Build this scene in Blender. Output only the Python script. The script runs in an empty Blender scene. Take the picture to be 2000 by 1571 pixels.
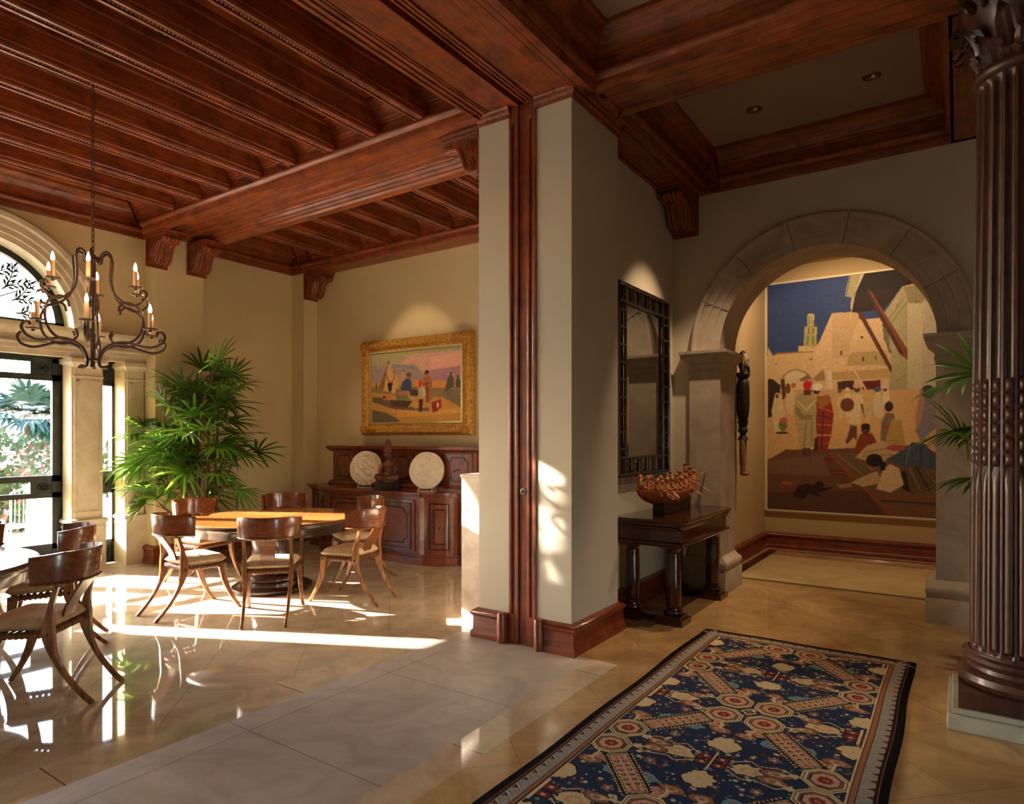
import bpy, math, random
import numpy as np
from mathutils import Vector, Matrix
PI = math.pi
random.seed(7)
SC = bpy.context.scene
COL = SC.collection

def lin(h):
    if not isinstance(h, str):
        return tuple(h)
    v = [int(h[i:i+2], 16)/255 for i in (0, 2, 4)]
    return tuple(c/12.92 if c <= .04045 else ((c+.055)/1.055)**2.4 for c in v)

# ------------------------------------------------------------------ camera
YAW = math.radians(34.36)
cam = bpy.data.cameras.new('camera')
cam.sensor_width = 36; cam.sensor_fit = 'HORIZONTAL'
cam.lens = 1275/2000*36
cam.shift_y = (854-785.5)/2000
cam.clip_start = .05; cam.clip_end = 500
camo = bpy.data.objects.new('camera', cam); COL.objects.link(camo)
camo.location = (0, 0, 1.58); camo.rotation_euler = (PI/2, 0, YAW)
SC.camera = camo
# ------------------------------------------------------------------ view + world + sun
SC.view_settings.view_transform = 'Standard'; SC.view_settings.look = 'None'
SC.view_settings.exposure = 0.0; SC.view_settings.gamma = 1.0
SC.view_settings.use_curve_mapping = False
SUN_EL = math.radians(20.0); SUN_AZ = Vector((.899, .438))
sdir = Vector((SUN_AZ.x*math.cos(SUN_EL), SUN_AZ.y*math.cos(SUN_EL), -math.sin(SUN_EL)))
wd = bpy.data.worlds.new('sky'); SC.world = wd; wd.use_nodes = True
nt = wd.node_tree; nt.nodes.clear()
wo = nt.nodes.new('ShaderNodeOutputWorld'); bg = nt.nodes.new('ShaderNodeBackground')
sk = nt.nodes.new('ShaderNodeTexSky'); sk.sky_type = 'NISHITA'; sk.sun_disc = False
sk.sun_elevation = math.radians(24); sk.sun_rotation = math.atan2(-sdir.x, -sdir.y)
sk.air_density = 1.0; sk.dust_density = 2.0; sk.ozone_density = 1.5
bg.inputs['Strength'].default_value = 3.5
nt.links.new(sk.outputs[0], bg.inputs[0]); nt.links.new(bg.outputs[0], wo.inputs[0])

def light(name, kind, loc, energy, color=(1, 1, 1), target=None, direction=None, **kw):
    l = bpy.data.lights.new(name, kind); l.energy = energy; l.color = color
    for k, v in kw.items(): setattr(l, k, v)
    o = bpy.data.objects.new(name, l); COL.objects.link(o); o.location = loc
    d = None
    if target is not None: d = Vector(target)-Vector(loc)
    if direction is not None: d = Vector(direction)
    if d is not None: o.rotation_euler = d.to_track_quat('-Z', 'Y').to_euler()
    return o
light('sun', 'SUN', (-30, -10, 20), 90.0, (1.0, .93, .82), direction=sdir, angle=math.radians(.6))
def portal(name, loc, d, sx, sy):
    o = light(name, 'AREA', loc, 1.0, direction=d, shape='RECTANGLE', size=sx, size_y=sy)
    o.data.cycles.is_portal = True
portal('window_portal', (-8.98, 2.47, 1.9), (1, 0, 0), 3.9, 3.9)
portal('window_portal', (-8.98, -2.0, 1.45), (1, 0, 0), 3.4, 2.9)
portal('window_portal', (4.3, 1.1, 1.1), (-1, 0, 0), 1.0, 2.2)
# recessed downlights and picture lights the rooms have
WARM = (1.0, .70, .42)
LAMPS = [('downlight_console', (-1.48, 5.93, 4.37), (-2.36, 5.95, 1.2), 260, 56),
         ('downlight_rug', (-.57, 5.92, 4.37), (-.95, 5.6, 0), 150, 60),
         ('niche_light', (-1.2, 8.1, 3.9), (-1.3, 9.8, 1.9), 150, 120),
         ('niche_floor_light', (-1.2, 8.3, 3.9), (-1.2, 8.6, 0), 45, 80),
         ('picture_light', (-6.1, 5.35, 4.3), (-6.1, 6.6, 2.2), 60, 55),
         ('sideboard_light', (-6.5, 5.2, 4.3), (-6.5, 6.4, 1.1), 40, 60)]
for n, p, t, e, a in LAMPS:
    light(n, 'SPOT', p, e, WARM, target=t, spot_size=math.radians(a), spot_blend=.5, shadow_soft_size=.03)

# ------------------------------------------------------------------ mesh helpers
class MB:
    def __init__(s): s.v = []; s.f = []; s.mi = []; s.M = None; s.cur = 0
    def add(s, vs, fs):
        b = len(s.v)
        if s.M is not None: vs = [tuple(s.M @ Vector(p)) for p in vs]
        s.v += [tuple(p) for p in vs]; s.f += [tuple(i+b for i in f) for f in fs]; s.mi += [s.cur]*len(fs)
        return s
    def box(s, x0, y0, z0, x1, y1, z1):
        x0, x1 = min(x0, x1), max(x0, x1); y0, y1 = min(y0, y1), max(y0, y1); z0, z1 = min(z0, z1), max(z0, z1)
        return s.add([(x0,y0,z0),(x1,y0,z0),(x1,y1,z0),(x0,y1,z0),(x0,y0,z1),(x1,y0,z1),(x1,y1,z1),(x0,y1,z1)],
              [(0,3,2,1),(4,5,6,7),(0,1,5,4),(1,2,6,5),(2,3,7,6),(3,0,4,7)])
    def quad(s, a, b, c, d): return s.add([a, b, c, d], [(0,1,2,3)])
    def prism(s, pts, z0, z1, cap=True):
        n = len(pts); vs = [(x,y,z0) for x,y in pts]+[(x,y,z1) for x,y in pts]
        fs = [(i,(i+1)%n,(i+1)%n+n,i+n) for i in range(n)]
        if cap: fs += [tuple(range(n-1,-1,-1)), tuple(range(n,2*n))]
        return s.add(vs, fs)
    def lathe(s, prof, c=(0,0,0), seg=32, sx=1, sy=1):
        n = len(prof); vs = []; fs = []
        for i in range(seg):
            a = 2*PI*i/seg
            vs += [(c[0]+r*math.cos(a)*sx, c[1]+r*math.sin(a)*sy, c[2]+z) for r, z in prof]
        for i in range(seg):
            j = (i+1)%seg
            fs += [(i*n+k, j*n+k, j*n+k+1, i*n+k+1) for k in range(n-1)]
        return s.add(vs, fs)
    def tube(s, path, rad, seg=8, cap=True, flat=None):
        P = [Vector(p) for p in path]; n = len(P); vs = []; fs = []
        R = rad if isinstance(rad, (list, tuple)) else [rad]*n
        up = None
        for i in range(n):
            t = (P[min(i+1,n-1)]-P[max(i-1,0)]).normalized()
            if up is None:
                up = Vector((0,0,1)) if abs(t.z) < .9 else Vector((1,0,0))
            a = (up - t*up.dot(t)); a = a.normalized() if a.length > 1e-6 else t.orthogonal().normalized()
            b = t.cross(a); up = a
            for k in range(seg):
                an = 2*PI*k/seg
                vs.append(tuple(P[i]+a*(math.cos(an)*R[i])+b*(math.sin(an)*R[i]*(flat or 1))))
        for i in range(n-1):
            for k in range(seg):
                l = (k+1)%seg
                fs.append((i*seg+k, i*seg+l, (i+1)*seg+l, (i+1)*seg+k))
        if cap: fs += [tuple(range(seg-1,-1,-1)), tuple(range((n-1)*seg, n*seg))]
        return s.add(vs, fs)
    def mold(s, prof, path, closed=False, cap=True):
        """sweep prof=[(out, z)] along a plan polyline; out is to the RIGHT of travel, mitred."""
        n = len(path); k = len(prof); P = [Vector(p) for p in path]; vs = []; fs = []
        for i in range(n):
            ds = []
            if closed or i > 0: ds.append((P[i]-P[i-1]).normalized())
            if closed or i < n-1: ds.append((P[(i+1)%n]-P[i]).normalized())
            ns = [Vector((d.y, -d.x)) for d in ds]
            m = ns[0] if len(ns) == 1 else (ns[0]+ns[1])/(1+ns[0].dot(ns[1]))
            vs += [(P[i].x+m.x*d, P[i].y+m.y*d, z) for d, z in prof]
        for i in range(n if closed else n-1):
            j = (i+1)%n
            fs += [(i*k+q, j*k+q, j*k+q+1, i*k+q+1) for q in range(k-1)]
        if cap and not closed:
            fs += [tuple(range(k)), tuple(range((n-1)*k+k-1, (n-1)*k-1, -1))]
        return s.add(vs, fs)
    def grid(s, rows, closed=False):
        n = len(rows); k = len(rows[0]); vs = [p for r in rows for p in r]
        fs = [(i*k+j, i*k+(j+1)%k, (i+1)*k+(j+1)%k, (i+1)*k+j) for i in range(n-1) for j in range(k if closed else k-1)]
        return s.add(vs, fs)
    def ball(s, c, r, seg=12, rings=8, M=None):
        rx, ry, rz = r if isinstance(r, (tuple, list)) else (r, r, r)
        rows = [[(c[0]+rx*math.sin(t)*math.cos(p), c[1]+ry*math.sin(t)*math.sin(p), c[2]+rz*math.cos(t))
                 for p in [2*PI*q/seg for q in range(seg)]] for t in [PI*(.002+.996*i/rings) for i in range(rings+1)]]
        return s.grid(rows, True)
    def build(s, name, mat, parent=None, smooth=True, bevel=0, ang=35):
        me = bpy.data.meshes.new(name); me.from_pydata(s.v, [], s.f)
        for m in (mat if isinstance(mat, (list, tuple)) else [mat]): me.materials.append(m)
        if any(s.mi): me.polygons.foreach_set('material_index', s.mi)
        if smooth:
            me.polygons.foreach_set('use_smooth', [True]*len(me.polygons)); me.set_sharp_from_angle(angle=math.radians(ang))
        me.update()
        o = bpy.data.objects.new(name, me); COL.objects.link(o)
        if parent is not None: o.parent = parent
        if bevel:
            b = o.modifiers.new('bevel', 'BEVEL'); b.width = bevel; b.segments = 2; b.limit_method = 'ANGLE'; b.angle_limit = math.radians(40)
        return o
def tag(o, label=None, cat=None, group=None, kind=None):
    if label: o['label'] = label
    if cat: o['category'] = cat
    if group: o['group'] = group
    if kind: o['kind'] = kind
    return o
def struct(o, label=None):
    o['kind'] = 'structure'
    if label: o['label'] = label; o['category'] = o.name.split('_')[0].split('.')[0]
    return o
def thing(name, label, cat, loc=(0,0,0), rz=0, group=None):
    o = bpy.data.objects.new(name, None); COL.objects.link(o); o.empty_display_size = .1
    o.location = loc; o.rotation_euler = (0, 0, rz)
    return tag(o, label, cat, group)
def kids(o): return [c for c in bpy.data.objects if c.parent == o]
def copy_tree(o, parent=None):
    c = o.copy(); COL.objects.link(c); c.parent = parent
    for ch in kids(o): copy_tree(ch, c)
    return c
def bez(pts, n=8):
    """Catmull-Rom through pts (any dimension)."""
    P = [np.array(p, float) for p in pts]; out = []
    for i in range(len(P)-1):
        p0, p1, p2, p3 = P[max(i-1,0)], P[i], P[i+1], P[min(i+2,len(P)-1)]
        for t in np.linspace(0, 1, n, endpoint=False):
            out.append(.5*((2*p1)+(-p0+p2)*t+(2*p0-5*p1+4*p2-p3)*t*t+(-p0+3*p1-3*p2+p3)*t**3))
    out.append(P[-1]); return [tuple(q) for q in out]

# ------------------------------------------------------------------ materials
def mat(name, base, rough=.5, spec=.5, metal=0, coat=0, **kw):
    m = bpy.data.materials.new(name); m.use_nodes = True
    b = m.node_tree.nodes['Principled BSDF']
    b.inputs['Base Color'].default_value = (*lin(base), 1); b.inputs['Roughness'].default_value = rough
    b.inputs['Metallic'].default_value = metal; b.inputs['Specular IOR Level'].default_value = spec
    b.inputs['Coat Weight'].default_value = coat; b.inputs['Coat Roughness'].default_value = kw.get('coat_rough', .08)
    m['_b'] = 1
    return m
def nodes(m): return m.node_tree.nodes, m.node_tree.links, m.node_tree.nodes['Principled BSDF']
def texco(m, scale=(1,1,1), rot=(0,0,0), src='Object'):
    N, L, b = nodes(m); tc = N.new('ShaderNodeTexCoord'); mp = N.new('ShaderNodeMapping')
    mp.inputs['Scale'].default_value = scale; mp.inputs['Rotation'].default_value = rot
    L.new(tc.outputs[src], mp.inputs[0]); return mp.outputs[0]
def noise(m, vec, scale=5, detail=4, rough=.55, dist=0):
    N, L, b = nodes(m); n = N.new('ShaderNodeTexNoise'); L.new(vec, n.inputs['Vector'])
    n.inputs['Scale'].default_value = scale; n.inputs['Detail'].default_value = detail
    n.inputs['Roughness'].default_value = rough; n.inputs['Distortion'].default_value = dist
    return n.outputs['Fac']
def ramp(m, fac, stops):
    N, L, b = nodes(m); r = N.new('ShaderNodeValToRGB'); e = r.color_ramp.elements
    while len(e) < len(stops): e.new(.5)
    for q, (p, c) in zip(e, stops): q.position = p; q.color = (*lin(c), 1)
    L.new(fac, r.inputs[0]); return r.outputs[0]
def bump(m, h, strength=.2, dist=.01):
    N, L, b = nodes(m); n = N.new('ShaderNodeBump'); n.inputs['Strength'].default_value = strength
    n.inputs['Distance'].default_value = dist; L.new(h, n.inputs['Height']); L.new(n.outputs[0], b.inputs['Normal'])
def math_n(m, op, a, b2=None, c=None):
    N, L, b = nodes(m); n = N.new('ShaderNodeMath'); n.operation = op
    for i, q in enumerate((a, b2, c)):
        if q is None: continue
        if hasattr(q, 'links') or not isinstance(q, (int, float)): L.new(q, n.inputs[i])
        else: n.inputs[i].default_value = q
    return n.outputs[0]
def mixc(m, fac, a, c, mode='MIX'):
    N, L, b = nodes(m); n = N.new('ShaderNodeMix'); n.data_type = 'RGBA'; n.blend_type = mode
    for idx, q in ((0, fac), (6, a), (7, c)):
        if isinstance(q, (int, float)): n.inputs[idx].default_value = q
        elif isinstance(q, (str, tuple)): n.inputs[idx].default_value = (*lin(q), 1)
        else: L.new(q, n.inputs[idx])
    return n.outputs[2]
def wood(name, dark, light, axis=1, rough=.35, coat=.3, mottle=1.0, fine=1.0):
    m = mat(name, light, rough, .5, 0, coat, coat_rough=.12); N, L, b = nodes(m)
    s = [14, 14, 14]; s[axis] = 1.1
    v = texco(m, s); g = noise(m, v, 2.2*fine, 6, .65, .6)
    v2 = texco(m, (3, 3, 3)); q = noise(m, v2, 2.0, 5, .6, .4)
    f = math_n(m, 'ADD', math_n(m, 'MULTIPLY', g, .55), math_n(m, 'MULTIPLY', q, .45*mottle))
    c = ramp(m, f, [(.34, dark), (.62, light)])
    L.new(c, b.inputs['Base Color']); bump(m, g, .06, .004)
    return m
def paint(name, col, rough=.75, var=.05):
    m = mat(name, col, rough, .25); N, L, b = nodes(m)
    n = noise(m, texco(m), 1.3, 4); c = lin(col)
    L.new(ramp(m, n, [(.3, tuple(x*(1-var) for x in c)), (.7, tuple(min(1, x*(1+var)) for x in c))]), b.inputs['Base Color'])
    bump(m, noise(m, texco(m), 60, 3), .05, .003); return m
def stone(name, c1, c2, rough=.6, scale=3.0, bstr=.1):
    m = mat(name, c1, rough, .35); N, L, b = nodes(m)
    n = noise(m, texco(m), scale, 7, .62, .8)
    L.new(ramp(m, n, [(.32, c1), (.66, c2)]), b.inputs['Base Color']); bump(m, noise(m, texco(m), 25, 5), bstr, .004); return m

W_CEIL = wood('mahogany_ceiling', '3c1a0e', '9a4c24', 1, .42, .2)
W_CEILX = wood('mahogany_ceiling_cross', '3e1b0e', '9e4f26', 0, .42, .2)
W_TRIM = wood('mahogany_trim', '4a1c0e', '96481f', 2, .38, .3)
W_BASE = wood('mahogany_baseboard', '43160b', '8c3c1c', 0, .38, .3)
W_CHAIR = wood('chair_walnut', '6a3412', 'b0682c', 0, .24, .6, .35)
W_LEG = wood('chair_leg_walnut', '5c3212', 'b4763a', 2, .25, .5, .7)
W_LINE = wood('dark_moulding', '120705', '2e140c', 2, .35, .3)  # mouldings darker than the doors so the panel lines stand out
W_DARK = wood('ebonised_wood', '140a07', '3a2014', 2, .22, .6)
W_CONS = wood('dark_console_wood', '1a0907', '4a1c12', 1, .2, .6)
W_SIDE = wood('old_walnut_sideboard', '30130c', '7c3c26', 2, .3, .5, 1.3)
W_COLUMN = wood('old_carved_wood', '1c0d0a', '502c22', 2, .45, .15)
W_FIG = wood('carved_figure_wood', '6e3818', 'c07a40', 2, .5, .1)
W_HULL = wood('boat_hull_wood', '5a2512', '9c4a26', 1, .4, .2)
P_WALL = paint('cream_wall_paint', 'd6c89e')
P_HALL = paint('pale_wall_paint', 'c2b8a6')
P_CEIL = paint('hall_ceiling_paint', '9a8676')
P_NICHE = paint('niche_wall_paint', 'b8a078')
STONE = stone('limestone', 'bcb296', 'd8d0ba', .55)
STONE_ARCH = stone('arch_limestone', 'a09080', 'bcae9c', .6)
TRAV = stone('travertine_block', 'b8a492', 'dccfc0', .4, 5)
IRON = mat('wrought_iron', '4a362a', .5, .5, .3)
BRONZE = stone('bronze_window_metal', '0e1412', '27302c', .45, 8, .3)
BLACK = mat('black_lacquer', '0a0908', .25)
TRACK = mat('dark_track', '080606', .7)
LEATHER = mat('leather_strap', '6e3c1c', .45)
CUSHION = stone('beige_suede', 'b89c78', 'd0b892', .9, 20, .15)
PLASTER = stone('white_plaster', 'd0c2a8', 'e6dcc8', .6, 12, .1)
SOIL = mat('soil', '1c130d', .9)
POT = stone('terracotta_pot', '5a3826', '7c5238', .6, 6)
BIGP="""
0 40 58 102 2 -7 739 -5 739 337 2 314
0 184 154 118 301 269 372 149 476 153 510 160 516 187 632 189 643 280 670 325 670 483 265 471 265 304
0 171 142 106 372 149 476 153 510 160 513 191 471 278 459 341 378 342 372 273
0 178 150 110 5 275 34 315 60 305 271 306 277 471 5 463
0 124 100 70 40 313 60 302 271 304 272 310 61 309
0 176 154 110 183 280 289 277 289 305 183 304
0 149 138 90 219 196 289 201 286 286 213 282
0 167 154 106 235 148 244 142 268 144 274 151 271 197 235 195
0 108 116 64 229 236 244 237 242 279 226 278
0 108 116 64 260 238 275 239 272 281 259 280
0 102 110 64 242 153 251 154 249 191 241 190
0 102 110 64 258 154 265 155 265 192 258 192
0 85 96 60 238 204 248 205 248 231 238 230
0 85 96 60 262 206 271 206 271 232 262 231
0 178 151 108 465 278 476 270 643 275 651 324 471 319
0 154 130 84 451 377 459 337 476 322 657 324 670 382
0 58 42 32 418 312 426 312 426 331 418 331
0 58 42 32 524 257 537 258 537 268 524 267
0 58 42 32 533 344 540 344 540 362 533 362
0 58 42 32 599 341 606 342 606 358 599 358
1 58 42 32 255 341 6 4
1 58 42 32 53 351 5 4
0 110 100 72 5 420 21 416 79 446 79 466 5 463
0 140 116 80 76 451 92 404 130 384 170 376 235 395 265 434 268 471 76 465
0 184 166 132 87 454 103 409 136 391 170 384 226 401 253 436 256 471 87 466
0 138 108 64 265 424 325 385 334 432 283 437
0 122 90 52 186 426 241 403 259 424 204 436
0 160 132 80 367 401 670 397 670 435 372 435
0 191 174 146 343 391 369 392 375 474 346 473
0 64 38 30 402 441 488 439 488 477 402 475
0 84 31 28 533 445 627 442 627 482 533 479
2 184 160 128 16 482 387 550 479
0 142 134 98 643 170 734 70 817 72 913 135 913 490 667 483 681 334 651 271
0 92 96 64 643 201 665 246 675 334 667 334 646 280
0 164 152 122 760 140 828 145 828 487 760 485
0 120 108 80 739 71 817 72 858 118 822 145 765 140
0 154 144 122 828 145 863 118 908 219 913 490 828 487
2 106 96 72 8 654 210 750 109
2 106 96 72 8 665 228 760 131
0 24 18 16 544 -3 734 -8 833 60 729 70 643 157 476 155 476 135 493 82
0 36 22 18 499 78 643 69 707 74 643 157 482 153
0 140 132 104 465 -4 544 -5 496 75 476 155 471 130 474 91 442 84 448 51
2 76 70 56 8 468 3 448 82
0 170 160 132 527 -2 544 -5 496 75 476 153 472 130
0 74 42 28 505 157 530 157 682 391 680 417 654 381
0 106 56 32 555 61 577 76 760 326 758 367 723 345 610 172
0 68 36 26 555 61 564 66 739 337 723 345 610 172
0 176 140 92 2 600 402 586 627 584 718 703 361 732 2 776
0 90 60 46 2 776 40 763 111 731 361 727 913 702 913 1015 2 1014
0 102 72 58 2 783 325 751 361 842 15 840
0 76 50 38 2 923 544 896 665 1006 2 1005
0 94 70 48 352 741 499 744 718 764 913 812 913 1002 691 998 538 887 488 852
2 140 48 40 14 355 743 488 850
2 140 48 40 14 538 887 686 996
2 122 92 52 12 402 750 544 838
2 70 80 58 16 442 754 572 832
2 138 58 44 10 499 749 572 792
2 124 44 40 16 610 920 913 918
2 53 48 44 20 627 937 913 939
2 122 60 48 14 643 958 913 968
2 88 80 52 12 665 975 913 985
0 44 32 26 4 416 34 418 79 448 73 576 4 590
0 74 48 36 79 419 104 420 111 496 92 515
0 184 164 128 47 485 63 478 82 491 104 563 98 643 66 658 44 653 26 561
1 90 106 52 94 624 25 26
1 68 56 44 88 657 38 6
1 168 82 74 98 601 25 12
1 85 54 42 59 495 10 10
0 182 160 120 114 492 142 464 167 479 161 578 130 577 111 553
1 92 60 46 123 463 15 23
1 176 80 46 155 450 15 11
0 150 132 92 170 498 204 481 259 486 288 519 290 603 277 715 192 725 179 649 155 563
0 122 104 72 167 535 216 579 265 579 259 602 204 602 173 578
2 110 92 64 10 229 607 216 714
2 110 92 64 8 259 607 259 709
2 180 162 124 14 179 517 229 560 277 519
0 80 48 36 212 471 259 472 256 495 213 494
1 168 28 30 234 452 24 21
0 74 46 36 207 724 229 722 229 756 210 761
0 74 46 36 232 722 248 722 259 751 235 758
0 122 42 36 289 501 361 503 381 581 367 668 346 734 289 737 283 612
2 176 74 48 12 292 547 372 567
2 74 32 32 12 289 580 375 599
2 168 92 52 10 289 621 372 626
2 192 112 64 12 289 668 364 668
2 150 64 44 12 288 705 355 704
2 76 28 28 12 325 566 313 732
0 138 90 40 286 510 349 493 367 528 307 557
1 60 36 28 286 477 20 15
1 200 190 160 290 461 31 16
0 58 38 30 277 677 296 677 295 735 268 737
0 178 156 116 405 508 428 500 436 582 425 602 407 599
1 102 72 58 413 481 13 10
1 184 168 136 454 475 11 8
0 192 168 120 436 495 471 487 476 582 448 595
0 184 162 122 476 492 533 498 541 534 522 551 522 623 459 619 471 550
1 92 52 32 453 541 37 29
1 84 52 38 505 475 17 15
1 184 142 108 503 463 20 10
0 84 54 36 471 625 506 632 502 693 488 677 454 704 442 699 459 663
2 74 46 34 16 527 538 547 592
1 168 148 108 563 565 24 35
1 184 166 128 613 544 25 53
1 192 176 140 654 518 16 48
1 74 74 106 610 480 18 12
1 106 70 58 649 480 11 11
1 192 168 144 648 473 13 5
0 176 160 128 594 508 632 505 635 593 605 593
0 104 88 72 654 576 693 581 699 646 665 703 624 701 629 615
1 46 32 28 667 552 22 21
2 124 60 60 24 629 637 675 633
0 110 48 24 505 690 522 663 583 659 608 699 566 726 527 744 491 740
1 72 44 32 549 643 24 23
1 32 24 20 549 632 24 13
0 148 120 62 681 603 729 607 750 712 643 725 654 677
0 160 134 96 496 762 555 712 638 690 707 720 729 764 583 779
2 106 84 56 8 544 739 665 721
2 106 84 56 8 533 757 686 747
1 138 64 56 702 720 48 13
0 108 100 108 817 514 908 512 908 630 822 694 797 651
0 148 110 90 817 510 843 515 822 617 797 651 797 595
1 56 54 58 857 496 33 26
1 138 102 84 825 493 9 11
0 168 132 100 817 703 908 630 908 744
0 54 66 78 648 767 750 724 781 696 843 703 903 761 913 804 750 798
2 74 90 104 14 771 711 750 785
2 40 50 60 16 822 711 822 788
0 76 60 44 713 812 771 789 843 794 913 850 913 884 781 903 729 885
2 116 96 62 10 765 796 822 891
2 44 36 32 18 797 791 863 885
2 110 90 60 8 843 801 903 871
0 36 28 26 723 820 750 811 771 897 734 885
0 172 148 114 638 809 675 786 718 803 742 868 675 901 605 889
0 158 132 98 471 866 555 833 610 816 632 862 538 882
0 142 100 68 393 880 476 868 476 884 419 893
1 122 78 56 583 792 24 21
1 30 22 20 594 772 43 27
0 30 22 20 616 774 654 782 648 813 627 814
0 42 24 20 161 922 179 888 241 877 289 885 325 893 375 887 372 895 319 910 283 913 319 926 289 932 241 919 216 944 179 943
1 42 24 20 302 882 25 18
2 42 24 20 10 167 912 155 932 173 943
1 112 56 44 113 885 41 15
1 140 80 56 119 878 31 6
1 92 32 30 354 771 30 7
1 92 32 30 401 825 42 11
2 140 90 68 6 367 826 436 826"""
GOLDP="""
0 142 138 104 10 32 951 38 951 271 10 212
0 176 140 124 460 86 951 92 958 397 383 364 305 203
0 134 120 122 10 212 460 200 611 421 10 411
0 148 112 120 611 309 958 271 958 477 611 440
0 192 144 128 611 142 951 110 958 271 625 292
2 108 116 132 20 241 196 476 259
2 176 142 108 10 209 173 460 219
2 108 112 128 14 27 253 111 271
0 180 128 62 10 411 647 434 958 468 964 576 10 530
0 118 104 74 10 471 305 473 958 566 964 665 826 712 10 570
0 168 124 62 10 540 273 587 964 674 964 973 19 954
0 92 82 64 19 601 160 619 273 722 536 772 611 757 611 812 273 780 19 670
0 104 96 72 749 543 958 558 964 799 896 760 756 653
0 90 84 64 19 770 160 805 305 907 321 960 19 954
0 182 138 72 225 769 611 812 896 778 930 843 305 878
0 176 136 92 193 152 86 496 176 541 313 512 297 376
0 122 90 60 193 152 86 496 144 520
2 90 60 40 22 193 142 194 191
0 164 130 98 352 265 297 385 305 434 391 403
2 90 64 48 14 352 265 355 304
2 106 70 40 14 217 437 176 346 168 276
2 106 70 40 14 225 428 261 363 257 256
2 106 70 40 8 261 314 233 283
2 106 70 40 8 176 336 144 313
0 46 32 24 184 434 241 429 233 526 201 543
0 184 144 104 237 448 265 441 273 567 225 574
2 68 48 34 20 61 415 65 494
0 52 64 90 383 383 336 437 327 532 430 549 441 445 414 376
1 138 90 68 414 366 20 30
1 90 58 34 410 338 26 25
2 154 90 68 16 445 483 472 429
0 68 56 46 414 519 506 544 498 619 430 606
0 106 106 76 281 568 407 566 445 654 305 675 273 625
0 160 96 64 285 554 383 546 391 594 305 593
2 176 148 104 16 395 546 414 633 468 646
2 168 148 108 10 437 644 483 789
2 168 148 108 8 460 636 491 761
0 74 52 38 209 651 445 673 399 757 241 740
1 168 100 68 168 624 33 29
1 44 28 24 147 608 14 17
1 192 42 30 525 461 19 53
0 152 144 106 506 507 559 501 581 606 551 670 506 658
0 184 160 124 544 510 574 530 581 606 551 632
0 76 36 32 510 658 555 660 544 819 514 818
0 138 92 52 555 388 611 365 644 443 640 646 611 710 581 699 581 512 547 472
0 106 66 38 581 503 611 505 603 700 585 699
1 124 60 38 587 335 22 33
1 48 32 26 592 321 21 22
2 92 58 38 16 551 482 611 458
0 122 36 30 636 702 684 686 691 816 647 828
0 142 48 36 684 677 731 665 734 762 691 816
1 192 168 136 697 737 10 31
0 80 72 58 784 436 819 357 847 423 854 523 812 547 763 580
0 70 74 56 861 478 882 408 910 446 930 556 868 551
1 80 52 40 823 359 11 18
1 84 56 44 885 404 12 18
0 112 98 74 819 530 910 536 944 557 937 628 826 621
2 138 124 92 10 819 539 937 565"""
# ================================================================== ROOM SHELL
def floor_mat(name, c1, c2, mortar, size, rot, rough, veins=True):
    m = mat(name, c1, rough, .5); N, L, b = nodes(m)
    v = texco(m, (1/size,)*3, (0, 0, rot)); br = N.new('ShaderNodeTexBrick'); L.new(v, br.inputs['Vector'])
    br.offset = 0; br.squash = 1
    br.inputs['Color1'].default_value = (*lin(c1), 1); br.inputs['Color2'].default_value = (*lin(c2), 1)
    br.inputs['Mortar'].default_value = (*lin(mortar), 1); br.inputs['Scale'].default_value = 1
    br.inputs['Mortar Size'].default_value = .0035; br.inputs['Brick Width'].default_value = 1; br.inputs['Row Height'].default_value = 1
    br.inputs['Bias'].default_value = 0; br.inputs['Mortar Smooth'].default_value = .1
    n = noise(m, texco(m), 2.5, 7, .65, 1.2)
    c = mixc(m, .55, br.outputs['Color'], ramp(m, n, [(.3, '8a8078'), (.7, 'ffffff')]), 'MULTIPLY')
    L.new(c, b.inputs['Base Color']); return m
F_DIN = floor_mat('polished_marble', 'd4c0a0', 'c8b292', '9a8870', .62, PI/4, .035)
F_HALL = floor_mat('honey_marble', 'cca874', 'bc9868', 'a08056', .62, PI/4, .09)
F_EDGE = floor_mat('marble_border', 'd8c4a4', 'd0ba98', '8a7458', 1.3, 0, .05)
F_BAND = floor_mat('honed_travertine', 'cabeb0', 'c0b2a2', '8c8074', 1.05, 0, .42)
N_, L_, b_ = nodes(F_BAND)
v_ = texco(F_BAND, (1.0, 6, 1)); bump(F_BAND, noise(F_BAND, v_, 9, 8, .7, 1), .35, .003)
F_DARK = mat('dark_inlay_marble', '3a2418', .08)
F_STRIP = mat('gray_inlay_marble', '5e5444', .12)
P_SLAB = stone('niche_slab_marble', 'c8ac78', 'd8c090', .08, 3, .0)

def sheet(mb, x0, y0, x1, y1, z): mb.quad((x0,y0,z),(x1,y0,z),(x1,y1,z),(x0,y1,z))
m = MB()
m.cur = 0; sheet(m, -9.2, -5, -3.62, 6.9, 0)
m.cur = 1; sheet(m, -3.62, -5, -3.34, 4.15, 0); sheet(m, -3.62, 4.15, -3.1, 6.9, 0)
m.cur = 2; sheet(m, -3.34, -5, -2.15, 4.15, 0)
m.cur = 1; sheet(m, -2.15, -5, -1.95, 4.15, 0)
m.cur = 3; sheet(m, -1.95, -5, 4.4, 4.15, 0); sheet(m, -3.1, 4.15, 4.4, 7.5, 0); sheet(m, -3.1, 7.5, 4.4, 10.2, 0)
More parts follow.
